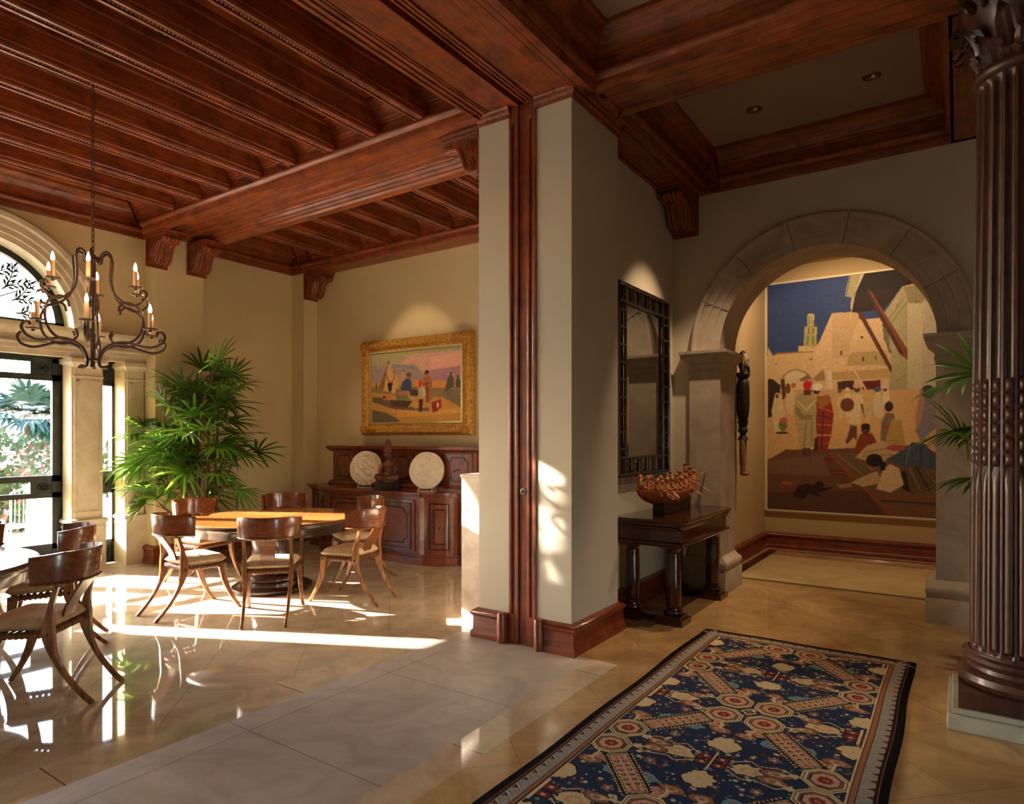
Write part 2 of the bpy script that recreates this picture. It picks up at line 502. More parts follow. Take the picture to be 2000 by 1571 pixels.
# slab under everything gives the floor its thickness
m.cur = 3; m.box(-9.2, -5, -.2, 4.4, 10.2, -.01)
struct(m.build('floor', [F_DIN, F_EDGE, F_BAND, F_HALL], smooth=False), 'polished cream stone floor running through dining room and hall')
m = MB(); m.box(-2.02, 7.47, -.005, .3, 7.54, .002); struct(m.build('trim_1', F_STRIP, smooth=False), 'gray stone strip across the niche threshold floor')
m = MB(); m.box(-2.2, 7.54, -.005, -2.08, 9.62, .002); m.box(-2.08, 9.6, -.005, .5, 9.63, .002)
struct(m.build('trim_2', F_DARK, smooth=False), 'dark inlay border on the niche floor')
m = MB(); m.box(-2.08, 7.56, -.005, .45, 9.2, .0015); struct(m.build('trim_3', P_SLAB, smooth=False), 'pale polished slab in the niche floor')

# ---- walls
def arch_wall(mb, y0, y1, xa, xb, ztop, cx, r, spring, half, jamb0=0.0, axis='y', seg=40):
    """wall slab between y0..y1 (thickness) spanning xa..xb, with an arched opening."""
    def P(u, w, z): return (u, w, z) if axis == 'y' else (w, u, z)
    A = [(cx+r*math.cos(PI-PI*i/seg), spring+r*math.sin(PI*i/seg)) for i in range(seg+1)]
    for w in (y0, y1):
        vs = []; fs = []
        for i in range(seg):
            (u0, z0), (u1, z1) = A[i], A[i+1]
            mb.quad(P(u0,w,z0), P(u1,w,z1), P(u1,w,ztop), P(u0,w,ztop))
        mb.quad(P(xa,w,jamb0), P(cx-half,w,jamb0), P(cx-half,w,ztop), P(xa,w,ztop))
        mb.quad(P(cx+half,w,jamb0), P(xb,w,jamb0), P(xb,w,ztop), P(cx+half,w,ztop))
        if half > r+1e-4:
            pass
    for i in range(seg):
        (u0, z0), (u1, z1) = A[i], A[i+1]
        mb.quad(P(u0,y0,z0), P(u1,y0,z1), P(u1,y1,z1), P(u0,y1,z0))
    for u in (cx-half, cx+half): mb.quad(P(u,y0,jamb0), P(u,y1,jamb0), P(u,y1,spring), P(u,y0,spring))
    mb.quad(P(xa,y0,ztop), P(xb,y0,ztop), P(xb,y1,ztop), P(xa,y1,ztop))
    mb.quad(P(xa,y0,jamb0), P(xa,y1,jamb0), P(xa,y1,ztop), P(xa,y0,ztop))
    mb.quad(P(xb,y0,jamb0), P(xb,y1,jamb0), P(xb,y1,ztop), P(xb,y0,ztop))

WX0, WX1 = -8.95, -8.53          # window wall outer / inner face
YC, RW, SPR = 2.47, .925, 2.86   # window arch centre, radius, springing
m = MB()
arch_wall(m, WX0, WX1, 1.26, 4.2, 4.6, YC, RW, SPR, RW, jamb0=SPR, axis='x')
m.box(WX0, 1.26, 2.53, WX1, 4.2, SPR)                    # band between doors and arch
m.box(WX0, 3.38, 0, WX1, 3.72, 2.56); m.box(WX0, 3.97, 0, WX1, 4.2, 2.56)
m.box(WX0, 1.36, 0, WX1, 1.56, 2.56)
m.box(WX0, .60, 0, WX1, .90, 2.53); m.box(WX0, .60, 2.53, WX1, .955, 4.6); m.box(WX0, .955, 2.53, WX1, .97, 2.95); m.box(WX0, .97, 2.53, WX1, 1.26, 2.95); m.box(WX0, .88, 3.95, WX1, 1.26, 4.6)  # includes an unseen high slot, added to throw the sun patch on the wall end
m.box(WX0, -.3, 0, WX1, .6, 4.6); m.box(WX0, -5, 0, WX1, -3.7, 4.6); m.box(WX0, -3.7, 2.9, WX1, -.3, 4.6)
m.box(WX0, 4.2, 0, -8.25, 4.83, 4.6)                    # pilaster beside the plant
m.box(WX0, 4.83, 0, WX1, 6.43, 4.6); m.box(WX0, 6.43, 0, -8.25, 6.9, 4.6)
struct(m.build('wall_left', P_WALL, smooth=False), 'cream window wall of the dining room')
m = MB(); m.box(-8.6, 6.68, 0, -3.1, 6.9, 4.6)
struct(m.build('wall_back', P_WALL, smooth=False), 'cream back wall of the sideboard alcove')
# wall between dining room and hall; its end carries the pocket-door jamb
m = MB(); m.box(-3.15, 4.142, 0, -2.84, 6.72, 4.12); m.box(-2.84, 4.16, 0, -2.62, 4.9, 4.12); m.box(-2.62, 4.142, 0, -2.31, 4.92, 4.12)
m.box(-2.84, 4.9, 0, -2.505, 6.72, 4.5)
struct(m.build('wall_center', P_HALL, smooth=False, ang=20), 'thick pale wall end between dining room and hall')
# arch wall at the end of the hall
ACX, AR, ASP = -1.075, .925, 2.455
m = MB(); arch_wall(m, 6.70, 7.18, -2.6, 4.4, 4.6, ACX, AR, ASP, AR, axis='y')
struct(m.build('wall_hall', P_HALL, smooth=False), 'dim plaster wall around the stone archway')
m = MB(); m.box(-2.5, 7.18, 0, -2.3, 10.0, 4.2); m.box(-2.3, 9.83, 0, 1.2, 10.0, 4.2); m.box(1.0, 7.18, 0, 1.2, 9.83, 4.2); m.box(-2.5, 7.18, 4.0, 1.2, 10.0, 4.2)
struct(m.build('wall_niche', P_NICHE, smooth=False), 'warm plaster walls of the niche behind the archway')
# walls behind and beside the camera (openings let the daylight of the far glazing in)
m = MB(); m.box(-9, -5.1, 0, 4.6, -4.7, 4.6)
struct(m.build('wall_rear', P_HALL, smooth=False))
m = MB(); m.box(4.4, -5, 0, 4.6, .6, 4.6); m.box(4.4, 1.6, 0, 4.6, 7.2, 4.6); m.box(4.4, .6, 2.2, 4.6, 1.6, 4.6)
struct(m.build('wall_right', P_HALL, smooth=False))

# ---- ceilings
m = MB(); m.box(-8.95, -5, 4.45, -3.1, 6.9, 4.62); struct(m.build('ceiling', W_CEIL, smooth=False), 'reddish wooden board ceiling of the dining room')
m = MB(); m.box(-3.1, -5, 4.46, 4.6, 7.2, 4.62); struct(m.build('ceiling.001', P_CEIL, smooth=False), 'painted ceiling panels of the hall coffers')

CORN = [(0,4.08),(.025,4.08),(.03,4.10),(.03,4.15),(.045,4.155),(.062,4.175),(.064,4.20),(.05,4.215),(.036,4.22),(.036,4.295),(.05,4.30),(.052,4.315),(.065,4.32),(.075,4.35),(.105,4.385),(.155,4.41),(.165,4.425),(.2,4.43),(.2,4.46)]
def cornice(name, path, label, mt=W_CEIL, sc=1.0, closed=False):
    m = MB(); m.mold([(d*sc, z) for d, z in CORN], path, closed); return struct(m.build(name, mt, ang=50), label)
cornice('trim_4', [(-8.53,-5),(-8.53,4.2),(-8.25,4.2),(-8.25,4.12)], 'wooden cornice above the arched window')
cornice('trim_5', [(-8.25,4.86),(-8.53,4.86),(-8.53,6.43),(-8.0,6.43)], 'wooden cornice over the plant side of the alcove', )
m = MB(); m.mold(CORN, [(-8.26,6.42),(-3.1,6.42)]); m.box(-8.26, 6.42, 4.08, -3.1, 6.7, 4.12)
struct(m.build('trim_6', W_CEILX, ang=50), 'wooden entablature above the gold-framed painting')

# ---- main cross beam (between dining room and alcove)
m = MB(); B0, B1 = 4.07, 4.87
m.mold(CORN, [(-8.26,B0),(-3.12,B0)]); m.mold(CORN, [(-3.12,B1),(-8.26,B1)])
soff = [(B0,4.08),(B0+.07,4.08),(B0+.085,4.10),(B0+.12,4.10),(B0+.13,4.125),(B0+.16,4.125),(B0+.175,4.15),(B0+.205,4.15),(B0+.21,4.138),(B0+.225,4.138),(B0+.23,4.15),(B0+.30,4.15),(B0+.305,4.135),(B0+.32,4.13),(B0+.335,4.135),(B0+.34,4.15)]
soff = soff + [(2*(B0+B1)/2-y, z) for y, z in reversed(soff)]
for i in range(len(soff)-1):
    (y0,z0),(y1,z1) = soff[i], soff[i+1]
    m.quad((-8.26,y0,z0),(-8.26,y1,z1),(-3.12,y1,z1),(-3.12,y0,z0))
for x in (-8.24, -3.2):   # return mouldings at the two ends of the soffit panel
    m.box(x-.02, B0+.12, 4.105, x+.1, B1-.12, 4.14)
struct(m.build('trim_7', W_CEILX, ang=50), 'heavy moulded wooden beam across the dining ceiling')
# ---- joists (each a thing)
def make_joist(y0, y1):
    L = y1-y0
    m = MB()
    prof = [(-.07,4.46),(-.07,4.405),(-.06,4.39),(-.06,4.245),(-.054,4.235),(-.054,4.215),(-.047,4.2),(-.026,4.2),(-.026,4.218),(.026,4.218),(.026,4.2),(.047,4.2),(.054,4.215),(.054,4.235),(.06,4.245),(.06,4.39),(.07,4.405),(.07,4.46)]
    for a, b in zip(prof, prof[1:]): m.quad((a[0],0,a[1]),(a[0],L,a[1]),(b[0],L,b[1]),(b[0],0,b[1]))
    m.add([(p[0],0,p[1]) for p in prof], [tuple(range(len(prof)))]); m.add([(p[0],L,p[1]) for p in prof], [tuple(range(len(prof)-1,-1,-1))])
    body = m.build('body', W_CEIL, smooth=False)
    d = MB(); k = int(L/.026)
    for i in range(k):
        y = (i+.5)*L/k; c = (0, y, 4.214); r = (.021, .0115, .016)
        d.add([(r[0],y,4.214),(-r[0],y,4.214),(0,y+r[1],4.214),(0,y-r[1],4.214),(0,y,4.214-r[2]),(.7*r[0],y,4.214-.72*r[2]),(-.7*r[0],y,4.214-.72*r[2])],
              [(0,2,5),(0,5,3),(5,2,4),(5,4,3),(1,6,2),(1,3,6),(6,4,2),(6,3,4)])
    bd = d.build('bead_strip', W_CEIL, smooth=True, ang=80)
    return body, bd
JX = [-3.67-.5487*i for i in range(8)]
ordn = ['nearest the wide soffit', 'second from the wide soffit', 'third from the wide soffit', 'fourth from the wide soffit', 'fifth from the wide soffit', 'fourth from the window wall', 'third from the window wall' , 'second from the window wall']
ordn = ['nearest the wide soffit'] + [w+' from the wide soffit' for w in ('second','third','fourth','fifth','sixth','seventh','eighth')]
def joists(y0, y1, xs, labels, grp):
    b0, d0 = make_joist(y0, y1)
    for i, (x, lb) in enumerate(zip(xs, labels)):
        t = thing('ceiling_joist', lb, 'joist', (x, y0, 0), 0, grp)
        b, d = (b0, d0) if i == 0 else (b0.copy(), d0.copy())
        if i: COL.objects.link(b); COL.objects.link(d)
        b.parent = t; d.parent = t
joists(-4.6, 4.05, JX, ['beaded mahogany joist over the dining tables, '+o for o in ordn], 'beaded joists across the dining ceiling')
aord = ['first from the pale wall end', 'second from the pale wall end', 'third from the pale wall end', 'fourth from the pale wall end', 'fourth from the plant', 'third from the plant', 'second from the plant', 'nearest the plant']
joists(4.9, 6.4, JX, ['short mahogany joist in the alcove ceiling, '+o for o in aord], 'short joists of the alcove ceiling')

# ---- soffit over the wide opening, with the pocket-door track
m = MB()
m.box(-3.15,-4.7,4.11,-2.77,4.15,4.45); m.box(-2.695,-4.7,4.11,-2.2,4.15,4.45); m.box(-2.77,-4.7,4.2,-2.695,4.15,4.45)
m.box(-2.62,4.142,4.105,-2.2,4.93,4.45)
for x0, x1, z in ((-3.155,-3.125,4.085),(-3.125,-3.085,4.095),(-3.07,-3.04,4.098),(-3.04,-3.02,4.104),(-2.695,-2.68,4.09),(-2.67,-2.65,4.098),(-2.64,-2.62,4.098),(-2.33,-2.30,4.098),(-2.29,-2.25,4.092),(-2.235,-2.198,4.08)):
    m.box(x0,-4.7,z,x1,4.1,4.112)
m.mold([(0,4.04),(.018,4.04),(.022,4.06),(.035,4.075),(.04,4.095),(.055,4.105),(.055,4.112)], [(-3.15,4.142),(-2.84,4.142)])
m.mold([(0,4.04),(.018,4.04),(.022,4.06),(.035,4.075),(.04,4.095),(.055,4.105),(.055,4.112)], [(-2.615,4.142),(-2.31,4.142),(-2.31,4.92)])
struct(m.build('trim_8', W_CEIL, smooth=False), 'wide wooden soffit over the opening between the rooms')
m = MB(); m.box(-2.771,-4.7,4.196,-2.694,4.15,4.204); struct(m.build('trim_9', TRACK, smooth=False), 'dark sliding-door track groove in the soffit')
# ---- hall entablature and cross beam
m = MB(); m.mold(CORN, [(-2.2,-4.7),(-2.2,4.27)])
m.mold(CORN, [(-2.2,4.66),(-2.2,6.72)])
m.box(-2.52,4.9,4.085,-2.2,6.7,4.45)
for x0, x1, z in ((-2.505,-2.47,4.06),(-2.46,-2.43,4.072),(-2.27,-2.24,4.072),(-2.235,-2.2,4.08)): m.box(x0,4.92,z,x1,6.7,4.09)
struct(m.build('trim_10', W_CEIL, ang=50), 'wooden entablature along the mirror wall')
m = MB(); m.mold(CORN, [(-2.0,6.68),(4.4,6.68)]); m.box(-2.2,6.68,4.08,4.4,6.75,4.4); struct(m.build('trim_11', W_CEILX, ang=50), 'wooden cornice above the archway')
m = MB(); m.mold(CORN, [(-2.21,4.27),(4.4,4.27)]); m.mold(CORN, [(4.4,4.665),(-2.21,4.665)])
m.box(-2.21,4.27,4.08,4.4,4.665,4.4)
for y0, y1, z in ((4.30,4.33,4.068),(4.6,4.635,4.068),(4.345,4.36,4.074),(4.575,4.59,4.074)): m.box(-2.16,y0,z,4.4,y1,4.085)
m.box(-2.18,4.3,4.068,-2.13,4.635,4.085)
struct(m.build('trim_12', W_CEILX, ang=50), 'wooden coffer beam crossing the hall to the column')
m = MB(); m.box(-.05,4.665,4.08,.65,6.7,4.45); m.mold(CORN, [(-.03,6.7),(-.03,4.67)]) 
struct(m.build('trim_13', W_CEIL, ang=50), 'dark wooden coffer beam from the column to the arch wall')

# ---- pocket door edge and jamb in the wall end
m = MB()
m.box(-2.856,4.132,0,-2.832,4.17,4.11); m.box(-2.832,4.146,0,-2.80,4.17,4.11); m.box(-2.80,4.136,0,-2.772,4.2,4.11)
m.box(-2.69,4.136,0,-2.668,4.2,4.11); m.box(-2.668,4.146,0,-2.64,4.17,4.11); m.box(-2.64,4.132,0,-2.61,4.17,4.11)
m.box(-2.832,4.132,0,-2.80,4.17,.22); m.box(-2.668,4.132,0,-2.64,4.17,.22); m.box(-2.832,4.132,3.98,-2.80,4.17,4.11); m.box(-2.668,4.132,3.98,-2.64,4.17,4.11)
struct(m.build('trim_14', W_TRIM, smooth=False, bevel=.003), 'tall mahogany jamb strips in the wall end')
m = MB(); m.box(-2.768,4.15,0.01,-2.694,4.25,4.12)
d1 = struct(m.build('door_1', W_TRIM, smooth=False, bevel=.002), 'edge of a sliding mahogany door pocketed in the wall end')
m = MB(); m.M = Matrix.Translation((-2.731,4.15,1.165)) @ Matrix.Rotation(PI/2,4,'X')
m.lathe([(0,.004),(.016,.004),(.017,.008),(.026,.007),(.028,0)], seg=24); m.build('lock_plate', mat('brushed_steel','8a8a86',.3,.5,1), d1)
m = MB(); m.M = Matrix.Translation((-2.731,4.145,1.165)) @ Matrix.Rotation(PI/2,4,'X'); m.lathe([(0,.001),(.012,.001),(.012,-.002)], seg=16); m.build('lock_hole', TRACK, d1)

# ---- baseboards
BASE = [(0,0),(.05,0),(.05,.035),(.045,.05),(.035,.06),(.033,.165),(.045,.175),(.052,.19),(.046,.205),(.03,.215),(.01,.225),(0,.225)]
def baseb(name, path, label, sc=1.0):
    m = MB(); m.mold([(d*sc, z) for d, z in BASE], path); return struct(m.build(name, W_BASE, ang=50), label)
baseb('baseboard_left', [(-8.51,4.2),(-8.25,4.2),(-8.25,4.83),(-8.53,4.83),(-8.53,6.43),(-8.25,6.43),(-8.25,6.6)], 'mahogany baseboard behind the plant')
baseb('baseboard_center', [(-3.15,4.5),(-3.15,4.142),(-2.86,4.142)], 'mahogany baseboard on the dining side of the wall end')
baseb('baseboard_hall', [(-2.605,4.142),(-2.31,4.142),(-2.31,4.92),(-2.505,4.92),(-2.505,6.68)], 'mahogany baseboard on the hall side of the wall end')
baseb('baseboard_niche', [(-2.3,7.25),(-2.3,9.83),(1.0,9.83)], 'glowing mahogany baseboard in the niche')
for nm, x in (('trim_15', -2.90), ('trim_16', -2.565)):
    m = MB(); m.lathe([(0,0),(.036,0),(.036,.22),(.03,.23),(0,.232)], (x,4.10,0), 16); struct(m.build(nm, W_TRIM), 'rounded baseboard end block by the jamb, '+('dining side' if nm=='trim_15' else 'hall side'))
# ================================================================== ARCHWAY (stone)
t = thing('stone_archway', 'moulded pale stone archway framing the tall street painting', 'archway', (ACX, 6.7, 0))
def off(o): o.location = o.location - t.location if o.parent == t else o.location
RING = [(.925,.0),(.925,.035),(1.0,.035),(1.004,.043),(1.085,.043),(1.09,.053),(1.165,.053),(1.175,.07),(1.205,.075),(1.222,.06),(1.222,0)]
m = MB(); seg = 56; rows = []
for i in range(seg+1):
    a = PI*i/seg
    rows.append([(r*math.cos(PI-a), -h, ASP+r*math.sin(a)) for r, h in RING])
m.grid(rows)
# intrados
m.grid([[(.923*math.cos(PI-PI*i/seg), y, ASP+.923*math.sin(PI*i/seg)) for y in (-.035, .03, .04, .44, .45, .5)] for i in range(seg+1)])
m.build('archivolt', STONE_ARCH, t, ang=25)
JM = mat('joint_shadow', '6a5e50', .9)  # darker tone for the lines between the arch stones
for k in range(1, 7):
    J = MB()
    a = PI*(k+.02)/7; r0, r1 = .93, 1.2
    J.tube([(r0*math.cos(a), -.038, ASP+r0*math.sin(a)), (1.0*math.cos(a),-.04,ASP+1.0*math.sin(a)), (1.09*math.cos(a),-.05,ASP+1.09*math.sin(a)), (r1*math.cos(a), -.074, ASP+r1*math.sin(a))], .003, 5)
    J.build('stone_joint', JM, t)
CAPP = [(0,2.245),(.012,2.245),(.014,2.262),(.006,2.27),(.006,2.33),(.02,2.335),(.03,2.355),(.062,2.385),(.075,2.395),(.075,2.425),(.088,2.432),(.09,2.46),(0,2.46)]
BASP = [(0,0),(.075,0),(.075,.205),(.068,.215),(.06,.225),(.06,.235),(.072,.25),(.078,.275),(.072,.30),(.058,.315),(.03,.33),(.012,.35),(0,.36)]
for x0, x1 in ((-1.235, -.917), (.917, 1.235)):
    p = MB(); p.box(x0, -.05, 0, x1, .48, 2.46); pr = p.build('pier', STONE_ARCH, t, smooth=False)
    pts = [(x0, .0), (x0, -.05), (x1, -.05), (x1, .48)] if x0 < 0 else [(x0, .48), (x0, -.05), (x1, -.05), (x1, .0)]
    if x0 < 0: pts = pts
    c = MB(); c.mold(CAPP, pts); c.build('capital', STONE_ARCH, pr, ang=40)
    b = MB(); b.mold(BASP, pts); b.build('plinth', STONE_ARCH, pr, ang=40)

# ================================================================== CORBELS
def make_corbel():
    r = thing('corbel', None, 'corbel')
    H, Wd, D = .37, .27, .36          # height, width, projection; origin at wall, top; projects +x
    m = MB(); m.box(0, -.135, -.40, .025, .135, 0); m.box(0, -.12, -.06, D+.04, .12, -.028); m.box(0, -.135, -.028, D+.07, .135, 0)
    m.build('back_plate', W_TRIM, r, smooth=False, bevel=.004)
    # S-scroll side profile
    out = bez([(D+.01,-.06),(D+.035,-.095),(D+.01,-.13),(D-.05,-.135),(D-.10,-.15),(D-.135,-.20),(D-.16,-.26),(D-.185,-.32),(D-.24,-.36),(D-.30,-.355),(D-.335,-.32)], 6)
    pts = out + [(.02,-.30),(.02,-.06)]
    m = MB(); n = len(pts)
    for y0, y1, sc in ((-.105,.105,1.0),):
        m.add([(x,y0,z) for x,z in pts]+[(x,y1,z) for x,z in pts], [(i,(i+1)%n,(i+1)%n+n,i+n) for i in range(n)]+[tuple(range(n-1,-1,-1)),tuple(range(n,2*n))])
    # ribs down the curved front
    for y in (-.09,-.05,.05,.09):
        m.tube([(x,y,z) for x, z in out], .014, 8)
    m.build('scroll', W_TRIM, r, ang=40)
    d = MB()
    for x, z in out[4:-4:2]: d.ball((x+.004,0,z-.004), .013, 8, 6)
    d.build('bead_row', W_TRIM, r)
    for s in (-1, 1):
        v = MB()
        sp = [(D-.01+.035*(1-k/26)*math.cos(k*.42), s*.107, -.10+.035*(1-k/26)*math.sin(k*.42)) for k in range(24)]; v.tube(sp, .008, 6)
        sp = [(.13+.055*(1-k/30)*math.cos(k*.4+2), s*.107, -.29+.055*(1-k/30)*math.sin(k*.4+2)) for k in range(26)]; v.tube(sp, .009, 6)
        for q in range(8): v.ball((.13+.022*math.cos(q*PI/4), s*.108, -.29+.022*math.sin(q*PI/4)), (.011,.006,.011), 6, 4)
        v.tube([(x-.018,s*.105,z+.012) for x, z in out[6:-6]], .009, 6)
        for q in range(4): v.tube([(.06+.035*q, s*.106, -.22+.02*q),(.055+.03*q, s*.11,-.15+.015*q),(.075+.03*q,s*.106,-.09)], [.004,.012,.003], 6)
        v.build('carving', W_TRIM, r)
    return r
c0 = make_corbel()
places = [((-8.25,4.21,4.082), 0, 'scroll corbel nearest the arched window, under the beam front edge'),
          ((-8.25,4.73,4.082), 0, 'scroll corbel above the plant, under the beam back edge'),
          ((-8.25,6.56,4.082), 0, 'scroll corbel in the alcove corner above the gold-framed painting'),
          ((-3.15,4.285,4.082), PI, 'carved corbel against the pale wall end, showing its rosette'),
          ((-3.15,4.73,4.082), PI, 'corbel half hidden behind the rosette corbel'),
          ((-2.36,6.70,4.082), -PI/2, 'dark shadowed corbel in the hall corner above the mirror')]
for i, (p, rz, lb) in enumerate(places):
    c = c0 if i == 0 else copy_tree(c0)
    c.location = p; c.rotation_euler = (0,0,rz); c.scale = (1.28,1,1.02) if i == 5 else (1,1,1); tag(c, lb, 'corbel', 'carved corbels')

# ================================================================== WINDOWS
GLASS = bpy.data.materials.new('window_glass'); GLASS.use_nodes = True
N, L = GLASS.node_tree.nodes, GLASS.node_tree.links; N.clear()
o_ = N.new('ShaderNodeOutputMaterial'); mx = N.new('ShaderNodeMixShader'); tr = N.new('ShaderNodeBsdfTransparent'); gl = N.new('ShaderNodeBsdfGlossy'); fr = N.new('ShaderNodeFresnel')
fr.inputs[0].default_value = 1.25; gl.inputs['Roughness'].default_value = .02
L.new(fr.outputs[0], mx.inputs[0]); L.new(tr.outputs[0], mx.inputs[1]); L.new(gl.outputs[0], mx.inputs[2]); L.new(mx.outputs[0], o_.inputs[0])
def orn(mb, x, y0, y1, z0, z1, seed=0):
    """raised leafy ornament on a metal panel facing +x"""
    cy, cz = (y0+y1)/2, (z0+z1)/2; ry, rz_ = (y1-y0)*.36, (z1-z0)*.36
    mb.box(x-.02, y0, z0, x, y1, z1)
    mb.tube([(x+.004, cy+ry*math.cos(a), cz+rz_*math.sin(a)) for a in np.linspace(0, 2*PI, 17)], .008, 6)
    for k in range(4):
        a = k*PI/2+PI/4
        mb.tube([(x+.004, cy, cz), (x+.012, cy+ry*.5*math.cos(a+.3), cz+rz_*.5*math.sin(a+.3)), (x+.004, cy+ry*.95*math.cos(a), cz+rz_*.95*math.sin(a))], [.006,.016,.005], 6)
    mb.ball((x+.005, cy, cz), .014, 8, 6)
def leaf_panel(y0, y1, bands, stile=.09, orn_w=None, orn_side=1):
    """one metal leaf at x=-8.8; bands = list of (z0,z1,kind)"""
    fr = MB(); X0, X1 = -8.83, -8.78
    za, zb = bands[0][0]-.06, bands[-1][1]+.06
    fr.box(X0, y0, za, X1, y0+stile, zb); fr.box(X0, y1-stile, za, X1, y1, zb)
    ed = [za]+[b for z0, z1, k in bands for b in (z0, z1)]+[zb]
    for i in range(0, len(ed), 2): fr.box(X0, y0, ed[i], X1, y1, ed[i+1])
    panes = []
    for z0, z1, k in bands:
        if k == 'o': orn(fr, -8.79, y0+stile, y1-stile, z0, z1)
        elif k == 'h':
            ya = y1-stile-orn_w if orn_side > 0 else y0+stile; yb = ya+orn_w
            orn(fr, -8.79, ya, yb, z0, z1)
            g0, g1 = (y0+stile, ya-.05) if orn_side > 0 else (yb+.05, y1-stile)
            fr.box(X0, ya-.05, z0, X1, ya, z1) if orn_side > 0 else fr.box(X0, yb, z0, X1, yb+.05, z1)
            panes.append((g0, g1, z0, z1))
        else: panes.append((y0+stile, y1-stile, z0, z1))
    return fr, panes
def pane_mesh(panes):
    g = MB()
    for a, b, z0, z1 in panes: g.box(-8.808, a, z0, -8.802, b, z1)
    return g
DB = [(.12,.27,'o'),(.33,.87,'g'),(.93,1.06,'h'),(1.13,2.24,'g'),(2.31,2.45,'h')]
SB = [(.07,.265,'o'),(.30,.885,'g'),(.925,1.12,'o'),(1.155,2.22,'g'),(2.26,2.5,'o')]
def win_thing(name, label, fr, panes):
    o = struct(fr.build(name, BRONZE, smooth=False), label)
    pane_mesh(panes).build('pane', GLASS, o, smooth=False); return o
fr, pn = leaf_panel(2.48, 3.37, DB, .09, .17, 1); w = win_thing('window_1', 'dark metal garden door leaf with two ornamental panels', fr, pn)
h = MB(); h.tube([(-8.77,2.53,1.0),(-8.72,2.53,1.0),(-8.72,2.63,1.0)], .01, 8); h.build('handle', BRONZE, w)
fr, pn = leaf_panel(1.57, 2.46, DB, .09, .17, -1); win_thing('window_2', 'dark metal garden door leaf next to the other leaf', fr, pn)
fr, pn = leaf_panel(3.725, 3.965, SB, .032); win_thing('window_3', 'narrow dark metal sidelight window between stone pilasters', fr, pn)
fr, pn = leaf_panel(.91, 1.27, SB, .032); win_thing('window_4', 'narrow metal sidelight beyond the door', fr, pn)
m = MB(); m.box(-8.86,3.37,0,-8.76,3.39,2.54); m.box(-8.86,1.55,0,-8.76,1.57,2.54); m.box(-8.86,1.55,2.5,-8.76,3.39,2.55); m.box(-8.86,1.55,0,-8.76,3.39,.06)
struct(m.build('trim_17', BRONZE, smooth=False), 'dark metal frame around the garden doors')
# arched transom
m = MB(); rows = []
for i in range(41):
    a = PI*i/40
    rows.append([(x, YC+r*math.cos(a), SPR+r*math.sin(a)) for r, x in ((.925,-8.83),(.925,-8.76),(.835,-8.76),(.835,-8.83))])
m.grid(rows, True); m.box(-8.83, YC-.925, SPR, -8.76, YC+.925, SPR+.06)
for k in range(1, 5):
    a = PI*k/5-.0
    for rr in (.03,): m.tube([(-8.8, YC+.15*math.cos(a), SPR+.1+.15*math.sin(a)), (-8.8, YC+.6*math.cos(a), SPR+.6*math.sin(a)+.03)], .007, 6)
wA = struct(m.build('window_5', BRONZE, ang=40), 'arched window with leafy metal branches above the garden doors')
v = MB()
def leaflet(mb, p, d, ln, w):
    d = Vector(d).normalized(); sN = Vector((1,0,0)).cross(d).normalized()
    p = Vector(p); q = p+d*ln
    mb.add([tuple(p), tuple(p+d*ln*.45+sN*w), tuple(q), tuple(p+d*ln*.45-sN*w), tuple(p+d*ln*.45+Vector((.006,0,0))), tuple(p+d*ln*.45-Vector((.006,0,0)))],
           [(0,1,4),(0,4,3),(1,2,4),(4,2,3),(0,5,1),(0,3,5),(1,5,2),(5,3,2)])
for k in range(10):
    a0 = PI*(k+.5)/10; rb = .46
    c = Vector((-8.8, YC+rb*math.cos(a0), SPR+.05+rb*math.sin(a0)*.98))
    for s in (-1, 1):
        pts = [c + (Matrix.Rotation(s*.5*u, 3, 'X') @ Vector((0, math.cos(a0), math.sin(a0))))*(.33*u) for u in np.linspace(0, 1, 7)]
        pts = [p for p in pts if (p.y-YC)**2+(p.z-SPR)**2 < .86**2 and p.z > SPR+.05]
        if len(pts) < 3: continue
        v.tube([tuple(p) for p in pts], .007, 5)
        for i in range(1, len(pts)-1):
            d = (pts[i+1]-pts[i]).normalized()
            for q in (-1, 1):
                leaflet(v, pts[i], Matrix.Rotation(q*.7, 3, 'X') @ d, .10, .015)
v.build('branch_grille', BRONZE, wA)
g = MB(); n = 40; pts = [(-8.805, YC+.86*math.cos(PI*i/n), SPR+.86*math.sin(PI*i/n)) for i in range(n+1)]
g.add(pts+[(p[0]+.005, p[1], p[2]) for p in pts], [tuple(range(n+1)), tuple(range(2*n+1, n, -1))]); g.build('pane', GLASS, wA, smooth=False)

# stone surround of the window bay
s = thing('window_surround', 'carved limestone surround with pilasters and arch around the garden doors', 'surround', (WX1, YC, 0))
def P(mb): mb.M = Matrix.Translation((-WX1, -YC, 0)); return mb
for y0, y1 in ((3.40,3.70),(3.99,4.185),(1.36,1.54),(.72,.88)):
    m = P(MB()); X = WX1+.03
    m.box(WX1-.3, y0, 0, X, y1, 2.5)
    pts = [(WX1-.25, y0), (X, y0), (X, y1), (WX1-.02, y1)] if y0 > YC else [(WX1-.25, y0), (X, y0), (X, y1), (WX1-.25, y1)]
    m.mold([(0,0),(.03,0),(.03,.50),(.036,.505),(.036,.52),(.028,.53),(.03,.555),(.05,.575),(.05,.60),(.03,.615),(.0,.625)], pts)
    m.mold([(0,2.28),(.012,2.285),(.012,2.30),(0,2.31)], pts)
    m.mold([(0,2.40),(.015,2.405),(.03,2.44),(.05,2.455),(.05,2.5),(0,2.5)], pts)
    # raised border of the recessed face panel
    for a, b, c, d in ((y0+.03, y0+.045, .7, 2.25), (y1-.045, y1-.03, .7, 2.25), (y0+.03, y1-.03, .69, .705), (y0+.03, y1-.03, 2.235, 2.25)):
        m.box(X-.01, a, c, X+.009, b, d)
    m.build('pilaster', STONE, s, ang=40)
